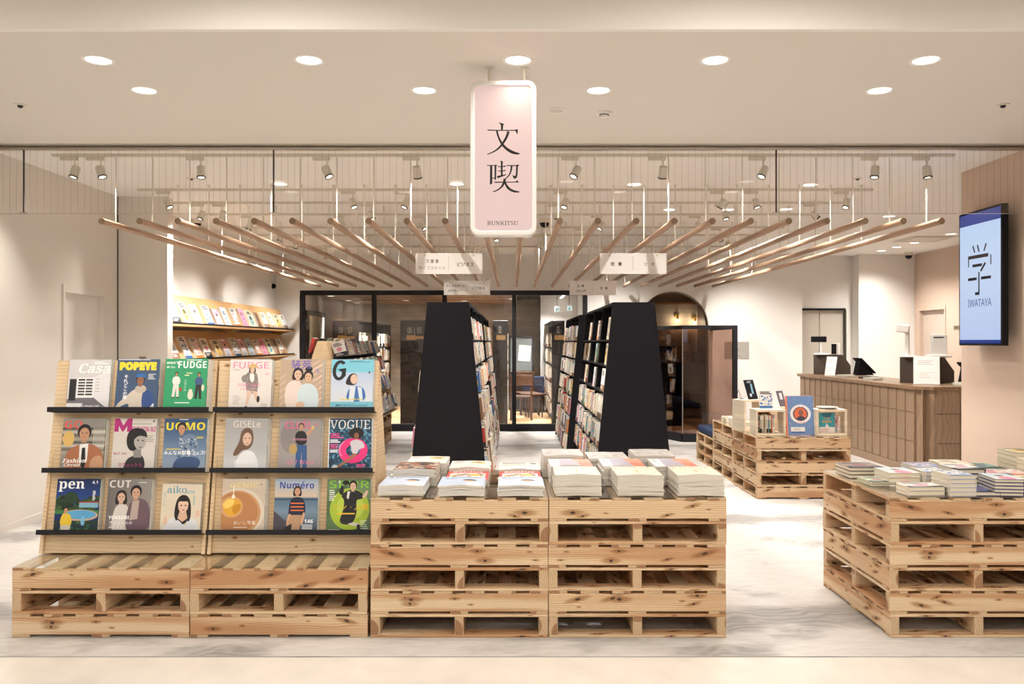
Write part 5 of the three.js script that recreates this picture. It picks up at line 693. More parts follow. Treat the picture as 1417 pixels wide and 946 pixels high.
// ================= HANGING CATEGORY SIGNS =================
{
  const tex = canvasTex(1024, 1280, (g) => {
    g.fillStyle = '#f1eeea'; g.fillRect(0, 0, 1024, 1280);
    const rule = (y) => { g.fillStyle = '#8d8780'; g.fillRect(505, y + 44, 4, 220); };
    kana(g, '児童書', 155, 92, 58, 0.075, '#4a4542', 1.25); kana(g, 'ライフスタイル', 44, 198, 56, 0.075, '#4a4542', 1.08); rule(0); kana(g, 'ビジネス', 630, 142, 62, 0.12, '#2c2826', 1.08);
    kana(g, '教養', 168, 320 + 135, 62, 0.1, '#2c2826', 1.78); rule(320); kana(g, '文学', 676, 320 + 140, 58, 0.065, '#4a4542', 1.85);
    kana(g, 'ライフスタイル', 44, 640 + 90, 60, 0.11, '#2c2826', 1.02); kana(g, 'カルチャー', 96, 640 + 192, 60, 0.11, '#2c2826', 1.05); rule(640); kana(g, 'ビジネス', 626, 640 + 132, 66, 0.12, '#2c2826', 1.05);
    kana(g, '文学', 168, 960 + 92, 60, 0.12, '#2c2826', 1.6); kana(g, 'コミック', 134, 960 + 196, 58, 0.12, '#2c2826', 1.02); rule(960); kana(g, '文学', 676, 960 + 140, 60, 0.12, '#2c2826', 1.8);
  });
  const mat = std({ map: tex, roughness: 0.6 }), W = 0.598, H = 0.186;
  const signs = [[-0.565, 2.166, -7.42, 0, 'white board with thin lettering about children and lifestyle, hung by strings'], [1.087, 2.166, -7.42, 1, 'white board lettered culture and literature, hung by strings over the bookcase beside the arch'], [-0.582, 2.164, -10.7, 2, 'white board with bold lifestyle and business lettering, hung by the reading room'], [1.043, 2.164, -10.7, 3, 'white board lettered literature and comics, hung by the reading room']];
  for (const [x, y, z, r, label] of signs) {
    const o = thing('hanging_board', label, 'sign', [x, y, z], 0);
    part('board', chamferBox(W, H, 0.006, 0.0008, (ax, sg, a, b) => (ax === 2 ? [0.003 + 0.994 * clamp(sg > 0 ? a + 0.5 : 0.5 - a), 1 - (r + 1) / 4 + (0.01 + 0.98 * clamp(b + 0.5)) / 4] : [0.01, 0.99])), mat, o);
    for (const s of [-1, 1]) { const rodX = 0.0717 + (Math.round((x + s * 0.25 - 0.0717) / 0.2862)) * 0.2862 - x; part('string', mergeGeometries([bar([s * 0.215, H / 2 - 0.022, 0.005], [rodX - 0.02, 2.37 - y, 0.0], 0.0016, 6), bar([s * 0.215, H / 2 - 0.022, -0.005], [rodX + 0.02, 2.37 - y, 0.0], 0.0016, 6), bar([rodX - 0.02, 2.37 - y, 0], [rodX, 2.398 - y, 0], 0.0016, 6), bar([rodX + 0.02, 2.37 - y, 0], [rodX, 2.398 - y, 0], 0.0016, 6)]), M.string, o); part('eyelet', cyl(0.005, 0.0075, 12), M.brass, o, [s * 0.215, H / 2 - 0.022, 0], [Math.PI / 2, 0, 0]); }
  }
}
// ================= WALL SCREEN =================
{
  const X = 3.7, z0 = -6.247, z1 = -6.853, y0 = 1.436, y1 = 2.513, o = thing('wall_display', 'upright screen showing a blue notice with a large dark character, on the peach pillar', 'screen', [X, (y0 + y1) / 2, (z0 + z1) / 2], -Math.PI / 2);
  const w = z0 - z1, h = y1 - y0; part('housing', rbox(w, h, 0.05, 0.006), M.blackPaint, o, [0, 0, -0.026]);
  const tex = canvasTex(512, 928, (g, W, H) => {
    const gr = g.createLinearGradient(0, 0, 0, H); gr.addColorStop(0, '#bcd6f6'); gr.addColorStop(0.5, '#c9dcf7'); gr.addColorStop(1, '#bfd0f4'); g.fillStyle = gr; g.fillRect(0, 0, W, H); g.fillStyle = '#27408f'; g.fillRect(0, 0, W, 82); g.fillRect(0, H - 24, W, 24);
    const k = (a, b, c, d, t = 18) => { g.strokeStyle = '#1c1d26'; g.lineWidth = t; g.lineCap = 'butt'; g.beginPath(); g.moveTo(a, b); g.lineTo(c, d); g.stroke(); };
    k(172, 232, 196, 282, 15); k(230, 232, 252, 282, 15); k(340, 232, 312, 282, 15); k(112, 314, 366, 314, 24); k(116, 302, 116, 380, 12); k(396, 314, 396, 384, 12); k(166, 376, 288, 376, 20); k(330, 366, 272, 420, 18); k(110, 470, 222, 470, 20); k(276, 470, 398, 470, 20); k(250, 424, 250, 574, 15); k(200, 576, 256, 576, 20);
    g.font = 'normal 70px sans-serif'; g.textAlign = 'left'; const m = g.measureText('IWATAYA').width; g.save(); g.translate(104, 668); g.scale(300 / m, 1.05); g.fillStyle = '#33508f'; g.fillText('IWATAYA', 0, 0); g.restore();
  });
  const s = part('screen', new THREE.PlaneGeometry(w - 0.036, h - 0.036), std({ color: 0x000000, emissiveMap: tex, emissive: 0xffffff, emissiveIntensity: 1.0, roughness: 0.3 }), o, [0, 0, 0.0]); s.userData.label = 'lit pale blue screen';
  part('bracket', mergeGeometries([box(0.2, 0.34, 0.02).translate(0, 0, -0.062), box(0.05, 0.3, 0.06).translate(0.06, 0, -0.1), box(0.05, 0.3, 0.06).translate(-0.06, 0, -0.1), box(0.24, 0.3, 0.012).translate(0, 0, -0.133)]), M.blackMetal, o, [0, 0, 0]);
  part('speaker', rbox(0.06, 0.24, 0.04, 0.006), M.blackPaint, o, [-0.12, -0.02, -0.07]);
  const l = new THREE.RectAreaLight(0xc4d8ff, 0.9, w - 0.03, h - 0.03); l.position.set(0, 0, 0.012); l.rotation.y = Math.PI; l.name = 'lamp_light'; o.add(l);
}
// ================= CHECKOUT COUNTER =================
{
  const o = thing('checkout_counter', 'long oak-brown checkout counter clad in narrow upright panels with a corner', 'counter', [0, 0, 0]), X = 4.42, zf = -9.0, zr = -12.75, H = 0.976, T = 0.035;
  const body = new THREE.Shape(); body.moveTo(X + 0.16, -zf - 0.02 + 0); body.lineTo(RX - 0.12, -zf - 0.02 + 0); body.lineTo(RX - 0.12, -zf + 0.6); body.lineTo(X + 0.7, -zf + 0.6); body.lineTo(X + 0.7, -zr); body.lineTo(X + 0.03, -zr); body.lineTo(X + 0.03, -zf + 0.12); body.closePath();
  const bg = new THREE.ExtrudeGeometry(body, { depth: H - T - 0.002, bevelEnabled: false }); bg.rotateX(-Math.PI / 2); bg.scale(1, 1, 1); 
  part('body', uvm(bg, 1.4), M.oak, o);
  const topS = new THREE.Shape(); topS.moveTo(X + 0.14, -zf - 0.04); topS.lineTo(RX - 0.1, -zf - 0.04); topS.lineTo(RX - 0.1, -zf + 0.62); topS.lineTo(X + 0.74, -zf + 0.62); topS.lineTo(X + 0.74, -zr + 0.02); topS.lineTo(X - 0.015, -zr + 0.02); topS.lineTo(X - 0.015, -zf + 0.11); topS.closePath();
  const tg = new THREE.ExtrudeGeometry(topS, { depth: T, bevelEnabled: true, bevelSize: 0.003, bevelThickness: 0.003, bevelSegments: 1 }); tg.rotateX(-Math.PI / 2); part('worktop', uvm(tg, 1.2), M.oakTop, o, [0, H - T, 0]);
  // panels: three tiers of boards between slim upright battens, and a plinth
  const tiers = [[0.095, 0.36], [0.366, 0.68], [0.686, H - T - 0.004]], n = 17, z0 = zf - 0.12, pitch = (z0 - zr) / n, pg = tiers.map(([a, b]) => uvm(box(0.014, b - a, pitch - 0.024), 1.4)), batG = uvm(box(0.026, H - T - 0.1, 0.016), 1.4);
  for (let i = 0; i < n; i++) { const z = z0 - (i + 0.5) * pitch; tiers.forEach(([a, b], j) => part('panel', pg[j], M.oak, o, [X + 0.023, (a + b) / 2, z])); part('batten', batG, M.oak, o, [X + 0.017, (H - T + 0.092) / 2, z0 - i * pitch]); }
  part('plinth', uvm(span(X + 0.005, X + 0.03, 0, 0.09, z0, zr), 1.4), M.oak, o);
  const fx0 = X + 0.17, fn = 7, fp = (RX - 0.14 - fx0) / fn, fg = tiers.map(([a, b]) => uvm(box(fp - 0.02, b - a, 0.014), 1.4));
  for (let i = 0; i < fn; i++) tiers.forEach(([a, b], j) => part('panel', fg[j], M.oak, o, [fx0 + (i + 0.5) * fp, (a + b) / 2, zf + 0.026]));
  part('plinth', uvm(span(fx0, RX - 0.14, 0, 0.09, zf + 0.02, zf + 0.045), 1.4), M.oak, o);
  const cm = uvm(box(0.19, H - T - 0.004, 0.014), 1.4); part('corner_panel', cm, M.oak, o, [X + 0.093, (H - T) / 2, zf - 0.045], [0, Math.atan2(0.14, 0.13), 0]);
  // things on the counter
  const C = H + 0.004;
  const boxShape = (w, h, d) => { const g = prism([[0, 0], [d, 0], [d, h * 0.45], [d * 0.62, h], [0, h]], w, 0.002); g.rotateY(Math.PI / 2); g.translate(-w / 2, 0, 0); return g; };
  const till = (x, z, w, h, d, label, turn) => { const t = thing('till_housing', label, 'till', [x, C + 0.002, z], turn, 'dark till housings'); part('housing', boxShape(w, h, d), M.brownBox, t); return t; };
  till(4.6, -12.3, 0.3, 0.29, 0.44, 'dark brown till housing near the pale double door', -1.1); till(4.72, -9.72, 0.36, 0.3, 0.5, 'dark brown till housing near the counter corner', -1.05);
  const card = (x, z, label, turn, w = 0.2, h = 0.29) => { const t = thing('notice_stand', label, 'notice', [x, C, z], turn, 'white notices leaning on the tills'); const tx = canvasTex(128, 192, (g) => { g.fillStyle = '#f2f1ef'; g.fillRect(0, 0, 128, 192); lines(g, 20, 30, 80, 3, '#9a9896', 12, 3); lines(g, 30, 110, 70, 4, '#b3b0ad', 12, 2); }); part('sheet', chamferBox(w, h, 0.008, 0.001, (ax, sg, a, b) => [a + 0.5, b + 0.5]), std({ map: tx, roughness: 0.4 }), t, [0, h / 2 * 0.97, -0.05], [-0.25, 0, 0]); part('foot', box(w * 0.8, 0.012, 0.09), M.whitePlastic, t, [0, 0.006, -0.04]); };
  card(4.56, -11.9, 'slim white notice leaning by the till near the double door', -0.9, 0.16, 0.28); card(4.72, -9.42, 'white framed notice leaning on the till near the counter corner', -0.45, 0.27, 0.33);
  { const t = thing('customer_display', 'black slim customer display on a white foot', 'display', [4.56, C + 0.294, -12.3], -0.5); part('display', rbox(0.22, 0.085, 0.03, 0.006), M.blackPaint, t, [0, 0.23, 0]); part('post', cyl(0.012, 0.19, 12), M.whitePlastic, t, [0.03, 0.1, 0]); part('foot', rbox(0.22, 0.025, 0.16, 0.01), M.whitePlastic, t, [0.05, 0.0125, 0]); }
  { const t = thing('receipt_printer', 'small white receipt printer with black screen behind the customer display', 'printer', [4.83, C + 0.294, -12.35], -0.6); part('body', rbox(0.1, 0.17, 0.12, 0.008), M.whitePlastic, t, [0, 0.087, 0]); part('screen', rbox(0.07, 0.15, 0.012, 0.004), M.blackPaint, t, [-0.01, 0.087, 0.064]); }
  { const t = thing('document_camera', 'white jointed scanner arm on the till near the counter corner', 'scanner', [4.66, C + 0.304, -9.75], -0.4); part('arm', cyl(0.024, 0.3, 16), M.whitePlastic, t, [0, 0.16, 0]); part('head', rbox(0.14, 0.1, 0.09, 0.02), M.whitePlastic, t, [-0.05, 0.34, 0.02], [0, 0, -0.15]); part('base', rbox(0.16, 0.02, 0.14, 0.008), M.whitePlastic, t, [0.02, 0.01, 0]); }
  { const t = thing('receipt_printer', 'tall white printer box beside the scanner arm', 'printer', [5.05, C + 0.304, -9.8], -0.3); part('body', rbox(0.16, 0.25, 0.14, 0.008), M.whitePlastic, t, [0, 0.145, 0]); part('tray', rbox(0.26, 0.03, 0.2, 0.012), M.whitePlastic, t, [0.0, 0.015, 0]); part('slot', box(0.11, 0.012, 0.004), M.blackPaint, t, [-0.01, 0.235, 0.071]); }
  for (const [x, z, a, l] of [[5.1, -12.1, 0.0, 'black tilted monitor behind the till near the double door'], [5.24, -9.5, 0.0, 'black tilted monitor behind the till near the counter corner']]) { const t = thing('monitor', l, 'monitor', [x, C, z], a, 'till monitors'); part('stand', prism([[-0.08, 0], [0.16, 0], [-0.04, 0.2]], 0.16, 0.002), M.blackPaint, t, [0, 0.003, -0.08]); part('panel', rbox(0.3, 0.02, 0.3, 0.005), M.blackPaint, t, [0.05, 0.14, 0], [0, 0, -0.8]); }
  { const t = thing('tray', 'small dark brown money tray on the counter', 'tray', [4.72, C, -10.95], 0.1); part('dish', rbox(0.17, 0.025, 0.24, 0.01), std({ color: 0x3a2a22, roughness: 0.4 }), t, [0, 0.0125, 0]); part('mat', rbox(0.14, 0.004, 0.2, 0.002), M.blackPaint, t, [0, 0.026, 0]); }
  for (const [x, z, l] of [[4.62, -11.45, 'pale leaflet pile before the till near the double door'], [4.6, -10.55, 'pale leaflet pile in the middle of the counter'], [5.06, -9.25, 'pale leaflet pile at the counter corner']]) { const t = thing('leaflet_holder', l, 'leaflets', [x, C, z], 0.2, 'leaflets on the counter'); part('leaflets', rbox(0.14, 0.03, 0.2, 0.002), M.pages, t, [0, 0.016, 0]); part('tray', mergeGeometries([box(0.16, 0.004, 0.22), box(0.16, 0.04, 0.004).translate(0, 0.02, 0.11), box(0.004, 0.04, 0.22).translate(0.08, 0.02, 0), box(0.004, 0.04, 0.22).translate(-0.08, 0.02, 0)]), M.acrylic, t, [0, 0.003, 0]); }
}
// ================= ISLAND OF PALLETS IN FRONT OF THE COUNTER =================
{
  const Y = TOPY(5), crate = (x, z, w, h, d, label, turn) => { const t = thing('wooden_box', label, 'box', [x, Y + 0.0015, z], turn, 'small open wooden boxes'), T = 0.035 * 0.6; const S = (a, b, c) => uvm(box(a, b, c), 0.9); part('side', S(T, h, d), M.paleWood, t, [-w / 2 + T / 2, h / 2, 0]); part('side', S(T, h, d), M.paleWood, t, [w / 2 - T / 2, h / 2, 0]); part('top', S(w - 2 * T, T, d), M.paleWood, t, [0, h - T / 2, 0]); part('bottom', S(w - 2 * T, T, d), M.paleWood, t, [0, T / 2, 0]); return t; };
  crate(2.44, -7.9, 0.285, 0.245, 0.2, 'open pale wooden box holding a row of coloured paperbacks', 0); crate(3.015, -7.9, 0.29, 0.245, 0.2, 'open pale wooden box with the teal book inside', 0); crate(2.37, -8.28, 0.25, 0.31, 0.2, 'open pale wooden box under the tilted black book', 0.35); crate(2.68, -8.27, 0.2, 0.24, 0.2, 'open pale wooden box under the grey framed card', 0.1);
  const stand = (k, x, z, y, w, h, t, turn, tilt, label, mat, geo) => { const o = single('book', geo ?? bookGeo(k, w, h, t), mat ?? cellMat, label, 'book', null, null); o.rotation.set(-tilt, turn, 0, 'YXZ'); o.position.set(x, y + h / 2 * Math.cos(tilt) + t / 2 * Math.sin(tilt), z); return o; };
  // paperbacks in the first box
  let x = 2.36; for (const [k, w] of [[0, 0.014], [5, 0.012], [9, 0.012], [11, 0.014], [0, 0.012], [28, 0.01], [36, 0.016], [23, 0.012], [10, 0.015]]) { const o = single('book', bookGeo(k, 0.1, 0.165 + 0.004 * (k % 4), w), cellMat, `${cellWords(k)} paperback upright in the open wooden box`, 'book', [x, Y + 0.0235 + (0.165 + 0.004 * (k % 4)) / 2, -7.88], [0, -Math.PI / 2, 0], 'paperbacks in the wooden box'); void o; x += w + 0.0015; }
  stand(23, 2.43, -7.985, Y + 0.023, 0.12, 0.19, 0.01, 0, 0.06, 'dark book with a pale face standing behind the paperbacks');
  // large blue book with an orange roundel
  const bt = canvasTex(256, 384, (g) => { g.fillStyle = '#6f8fbf'; g.fillRect(0, 0, 256, 384); g.fillStyle = '#e58a6a'; g.fillRect(0, 0, 14, 384); for (let i = 0; i < 70; i++) { g.strokeStyle = 'rgba(232,238,246,0.8)'; g.lineWidth = 2; g.beginPath(); const a = 20 + hash(i, 1) * 230, b = hash(i, 2) * 384; g.moveTo(a, b); g.lineTo(a + 10 * hash(i, 3), b + 16 * hash(i, 4)); g.stroke(); } oval(g, 134, 178, 96, 92, '#f0efec'); oval(g, 134, 178, 70, 68, '#4c4a55'); oval(g, 134, 178, 58, 60, '#e0704f'); oval(g, 138, 166, 22, 30, '#8a5f58'); blob(g, [[90, 240], [104, 206], [138, 194], [172, 208], [182, 240]], '#46445a'); kana(g, 'こどもの', 86, 102, 20, 0.14, '#d9694a', 1.05); kana(g, 'ファッション', 74, 250, 18, 0.14, '#d9694a', 1.05); g.fillStyle = '#f0efea'; g.fillRect(40, 306, 130, 42); g.fillStyle = '#2f4a86'; g.fillRect(44, 352, 120, 8); lines(g, 60, 318, 90, 2, '#b3ada5', 12, 5); });
  stand(0, 2.735, -7.87, Y, 0.268, 0.372, 0.016, 0.06, 0.1, 'large blue picture book with a round orange portrait on its cover', std({ map: bt, roughness: 0.4 }), chamferBox(0.268, 0.372, 0.016, 0.001, (ax, sg, a, b) => (ax === 2 && sg > 0 ? [clamp(a + 0.5), clamp(b + 0.5)] : [0.02, clamp(b + 0.5)])));
  const tt = canvasTex(128, 192, (g) => { g.fillStyle = '#3fa3b0'; g.fillRect(0, 0, 128, 192); g.fillStyle = '#2b6f86'; g.beginPath(); g.arc(64, 0, 46, 0, Math.PI); g.fill(); kana(g, 'この', 36, 40, 26, 0.15, '#f0a04a', 1.1); kana(g, '文学の', 26, 72, 25, 0.15, '#f0a04a', 1.05); poly(g, [[62, 100], [84, 140], [46, 140]], '#eef3f2'); g.fillStyle = '#f0ece8'; g.fillRect(0, 136, 128, 56); lines(g, 14, 150, 80, 3, '#d8a69a', 12, 5); });
  stand(0, 2.985, -7.85, Y + 0.022, 0.152, 0.19, 0.014, 0.03, 0.08, 'teal book with orange lettering and a white band, in a wooden box', std({ map: tt, roughness: 0.4 }), chamferBox(0.152, 0.19, 0.014, 0.001, (ax, sg, a, b) => (ax === 2 && sg > 0 ? [clamp(a + 0.5), clamp(b + 0.5)] : [0.02, 0.1])));
  { const o = single('book', bookGeo(2, 0.1, 0.16, 0.016), cellMat, 'white book leaning inside the box with the teal book', 'book', [3.092, Y + 0.105, -7.88], [0, -Math.PI / 2, 0]); o.rotation.set(0.0, -Math.PI / 2, -0.12); }
  { const p = thing('plate', 'shallow white dish on the box over the teal book', 'dish', [3.01, Y + 0.2475, -7.9]); part('dish', new THREE.LatheGeometry([[0, 0.004], [0.07, 0.004], [0.1, 0.016], [0.1, 0.02], [0.068, 0.009], [0, 0.008]].map((q) => new THREE.Vector2(...q)), 32), std({ color: 0xd8d4cd, roughness: 0.3, metalness: 0.3 }), p); part('foot_ring', new THREE.CylinderGeometry(0.05, 0.052, 0.006, 24), M.whitePlastic, p, [0, 0.002, 0]); }
  stand(10, 2.43, -7.93, Y + 0.248, 0.13, 0.17, 0.012, 0.1, 0.12, 'white illustrated book propped on the box of paperbacks'); stand(48, 2.385, -8.27, Y + 0.313, 0.13, 0.2, 0.012, 0.55, 0.35, 'dark blue-black book tilted on the rearmost wooden box', std({ map: canvasTex(64, 96, (g) => { g.fillStyle = '#12161f'; g.fillRect(0, 0, 64, 96); lines(g, 16, 8, 32, 2, '#dfe6ea', 5, 2); poly(g, [[34, 20], [46, 20], [44, 70], [30, 70]], '#7fa9b8'); oval(g, 20, 76, 7, 9, '#c9d4da'); }), roughness: 0.3 }), chamferBox(0.13, 0.2, 0.012, 0.001, (ax, sg, a, b) => (ax === 2 && sg > 0 ? [clamp(a + 0.5), clamp(b + 0.5)] : [0.02, 0.5])));
  stand(0, 2.68, -8.24, Y + 0.243, 0.11, 0.16, 0.006, 0.7, 0.3, 'grey framed card tilted on a wooden box', std({ map: canvasTex(64, 96, (g) => { g.fillStyle = '#6b6670'; g.fillRect(0, 0, 64, 96); g.fillStyle = '#eceaf0'; g.fillRect(18, 14, 28, 40); }), roughness: 0.4 }), chamferBox(0.11, 0.16, 0.006, 0.001, (ax, sg, a, b) => (ax === 2 && sg > 0 ? [clamp(a + 0.5), clamp(b + 0.5)] : [0.02, 0.1])));
  for (const [ax, az] of [[2.29, -8.3]]) { const o = thing('small_easel', 'tiny wire easel on the rearmost wooden box', 'easel', [ax, Y + 0.3125, az], 0.4, 'tiny easels'); part('wire', mergeGeometries([bar([0, 0.003, 0.02], [0, 0.09, -0.03], 0.002, 6), bar([-0.02, 0.003, 0.02], [0.02, 0.003, 0.02], 0.002, 6), bar([0, 0.003, -0.06], [0, 0.09, -0.03], 0.002, 6)]), M.blackMetal, o); part('foot', rbox(0.04, 0.006, 0.03, 0.002), M.blackMetal, o, [0, 0.003, 0.02]); }
  // low piles of paperbacks and magazines behind the boxes
  const flat = (px, pz, k, w, d, t, n, a) => { for (let i = 0; i < n; i++) single('book', bookGeo(k, w, d, t), cellMat, `${cellWords(k)} paperback lying flat in a low pile behind the wooden boxes`, 'book', [px + rr(-0.003, 0.003), Y + 0.0012 + t / 2 + i * (t + 0.0003), pz], [-Math.PI / 2, 0, a + rr(-0.03, 0.03)], 'flat paperbacks behind the wooden boxes'); };
  flat(2.42, -8.62, 5, 0.15, 0.2, 0.018, 3, 0.05); flat(2.42, -8.9, 4, 0.15, 0.2, 0.02, 3, -0.1); flat(2.6, -8.7, 10, 0.15, 0.2, 0.016, 3, 0.08); flat(2.78, -8.75, 0, 0.15, 0.2, 0.02, 4, 0); flat(2.42, -9.17, 27, 0.15, 0.2, 0.014, 4, 0.02); flat(2.6, -9.0, 33, 0.15, 0.2, 0.016, 2, 0.15); flat(2.8, -9.1, 15, 0.15, 0.2, 0.018, 3, -0.1); flat(2.95, -8.5, 11, 0.15, 0.2, 0.02, 4, 0.1); flat(2.7, -8.42, 6, 0.15, 0.2, 0.02, 3, 0.1); flat(3.0, -8.2, 16, 0.15, 0.2, 0.022, 4, 0.0);
  single('seat_cushion', new RoundedBoxGeometry(0.86, 0.085, 0.86, 4, 0.03), M.navy, 'navy blue square cushion on the low pallet stack', 'cushion', [2.75, 3 * PH + 0.0435, -9.93]);
}
// ================= BOOKS ON THE A-FRAME STAND =================
{
  const { x, y0, h, half } = STAND, rows = [0.8, 0.56, 0.3, 0.02], nm = ['top', 'second', 'third', 'lowest'];
  const put = (s, r, z, k, w, hh, t, face) => {
    const y = rows[r], px = x + s * (mix(half, 0.05, y / h) + 0.035), slope = Math.atan2(half - 0.05, h), m = new THREE.Object3D(), g = new THREE.Group();
    g.position.set(px + s * 0.012, y0 + y + 0.004, z); g.rotation.z = s * (slope - 0.06); g.updateMatrix(); m.position.set(face ? s * t / 2 : s * 0.05, hh / 2, 0); m.rotation.y = face ? s * Math.PI / 2 : s > 0 ? 0 : Math.PI; m.updateMatrix(); m.matrix.premultiply(g.matrix);
    if (r) return massBook(bookGeo(k, w, hh, t), m.matrix);
    const b = single('book', bookGeo(k, w, hh, t), cellMat, `${cellWords(k)} book on the ${nm[r]} shelf of the A-frame stand`, 'book', null, null, 'books on the A-frame stand'); m.matrix.decompose(b.position, b.quaternion, b.scale);
  };
  for (let r = 0; r < 4; r++) { let z = STAND.z0 - 0.06; while (z > STAND.z1 + 0.1) { const t = rr(0.05, 0.09), k = Math.floor(rnd() * 64); put(1, r, z - t / 2, k, 0.15, r ? rr(0.17, 0.21) : rr(0.15, 0.19), t, false); z -= t + (rnd() < 0.2 ? 0.06 : 0.004); if (r && z > STAND.z0 - 1.1) z -= 0.3; } }
  for (let i = 0; i < 6; i++) put(-1, 0, STAND.z0 - 0.16 - i * 0.4, [24, 3, 43, 12, 5, 18][i], 0.2, 0.24, 0.03, true);
}
// ================= WALL SHELVES WITH MAGAZINES =================
{
  const zA = -8.36, zB = -13.52, L = zA - zB, X = LX + 0.032;
  for (const [i, y] of [[0, 1.655], [1, 1.262]]) {
    const o = thing('wall_shelf', ['upper oak wall shelf holding leaning magazines', 'lower oak wall shelf holding leaning magazines'][i], 'shelf', [X, y, (zA + zB) / 2], 0, 'magazine wall shelves');
    const lean = 0.42, bh = 0.36;
    part('back_board', uvm(box(0.018, bh, L - 0.1), 0.9), M.shelfOak, o, [0.16, bh / 2 * Math.cos(lean) + 0.004, 0], [0, 0, lean]);
    part('shelf_board', uvm(box(0.36, 0.02, L), 0.9), M.shelfOak, o, [0.18, -0.011, 0]); part('lip', uvm(box(0.014, 0.022, L - 0.08), 0.9), M.blackMetal, o, [0.335, 0.01, 0]);
    for (const z of [-L / 2 + 0.15, 0, L / 2 - 0.15]) part('bracket', prism([[0, 0], [0.3, 0], [0, -0.1]], 0.012, 0), M.shelfOak, o, [0.001, -0.022, z]);
    let z = zA - 0.6, j = 0; while (z > zB + 0.22) {
      const w = rr(0.19, 0.225), n = 1 + Math.floor(rnd() * 2), k = [0, 37, 16, 41, 5, 13, 26, 6, 47, 10, 22, 33, 2, 52, 30, 19][(i * 7 + j * 3) % 16], hh = rr(0.25, 0.275), small = j % 5 === 4;
      for (let q = 0; q < n; q++) {
        const t = n > 1 ? 0.018 : 0.03, m = single('magazine', bookGeo(k, w, small ? hh * 0.88 : hh, t), cellMat, `${cellWords(k)} magazine leaning on the ${i ? 'lower' : 'upper'} oak wall shelf`, 'magazine', null, null, `magazines on the ${i ? 'lower' : 'upper'} oak wall shelf`), g = new THREE.Group(), H2 = small ? hh * 0.88 : hh;
        g.position.set(X + 0.235 + q * (t + 0.001) * 1.05, y + 0.003 + 0.0 * q, z); g.rotation.z = 0.4; g.updateMatrix(); m.position.set(t / 2, H2 / 2, -q * 0.003); m.rotation.y = Math.PI / 2; m.updateMatrix(); m.matrix.premultiply(g.matrix); m.matrix.decompose(m.position, m.quaternion, m.scale);
      }
      z -= w + rr(0.09, 0.15); j++;
    }
  }
}
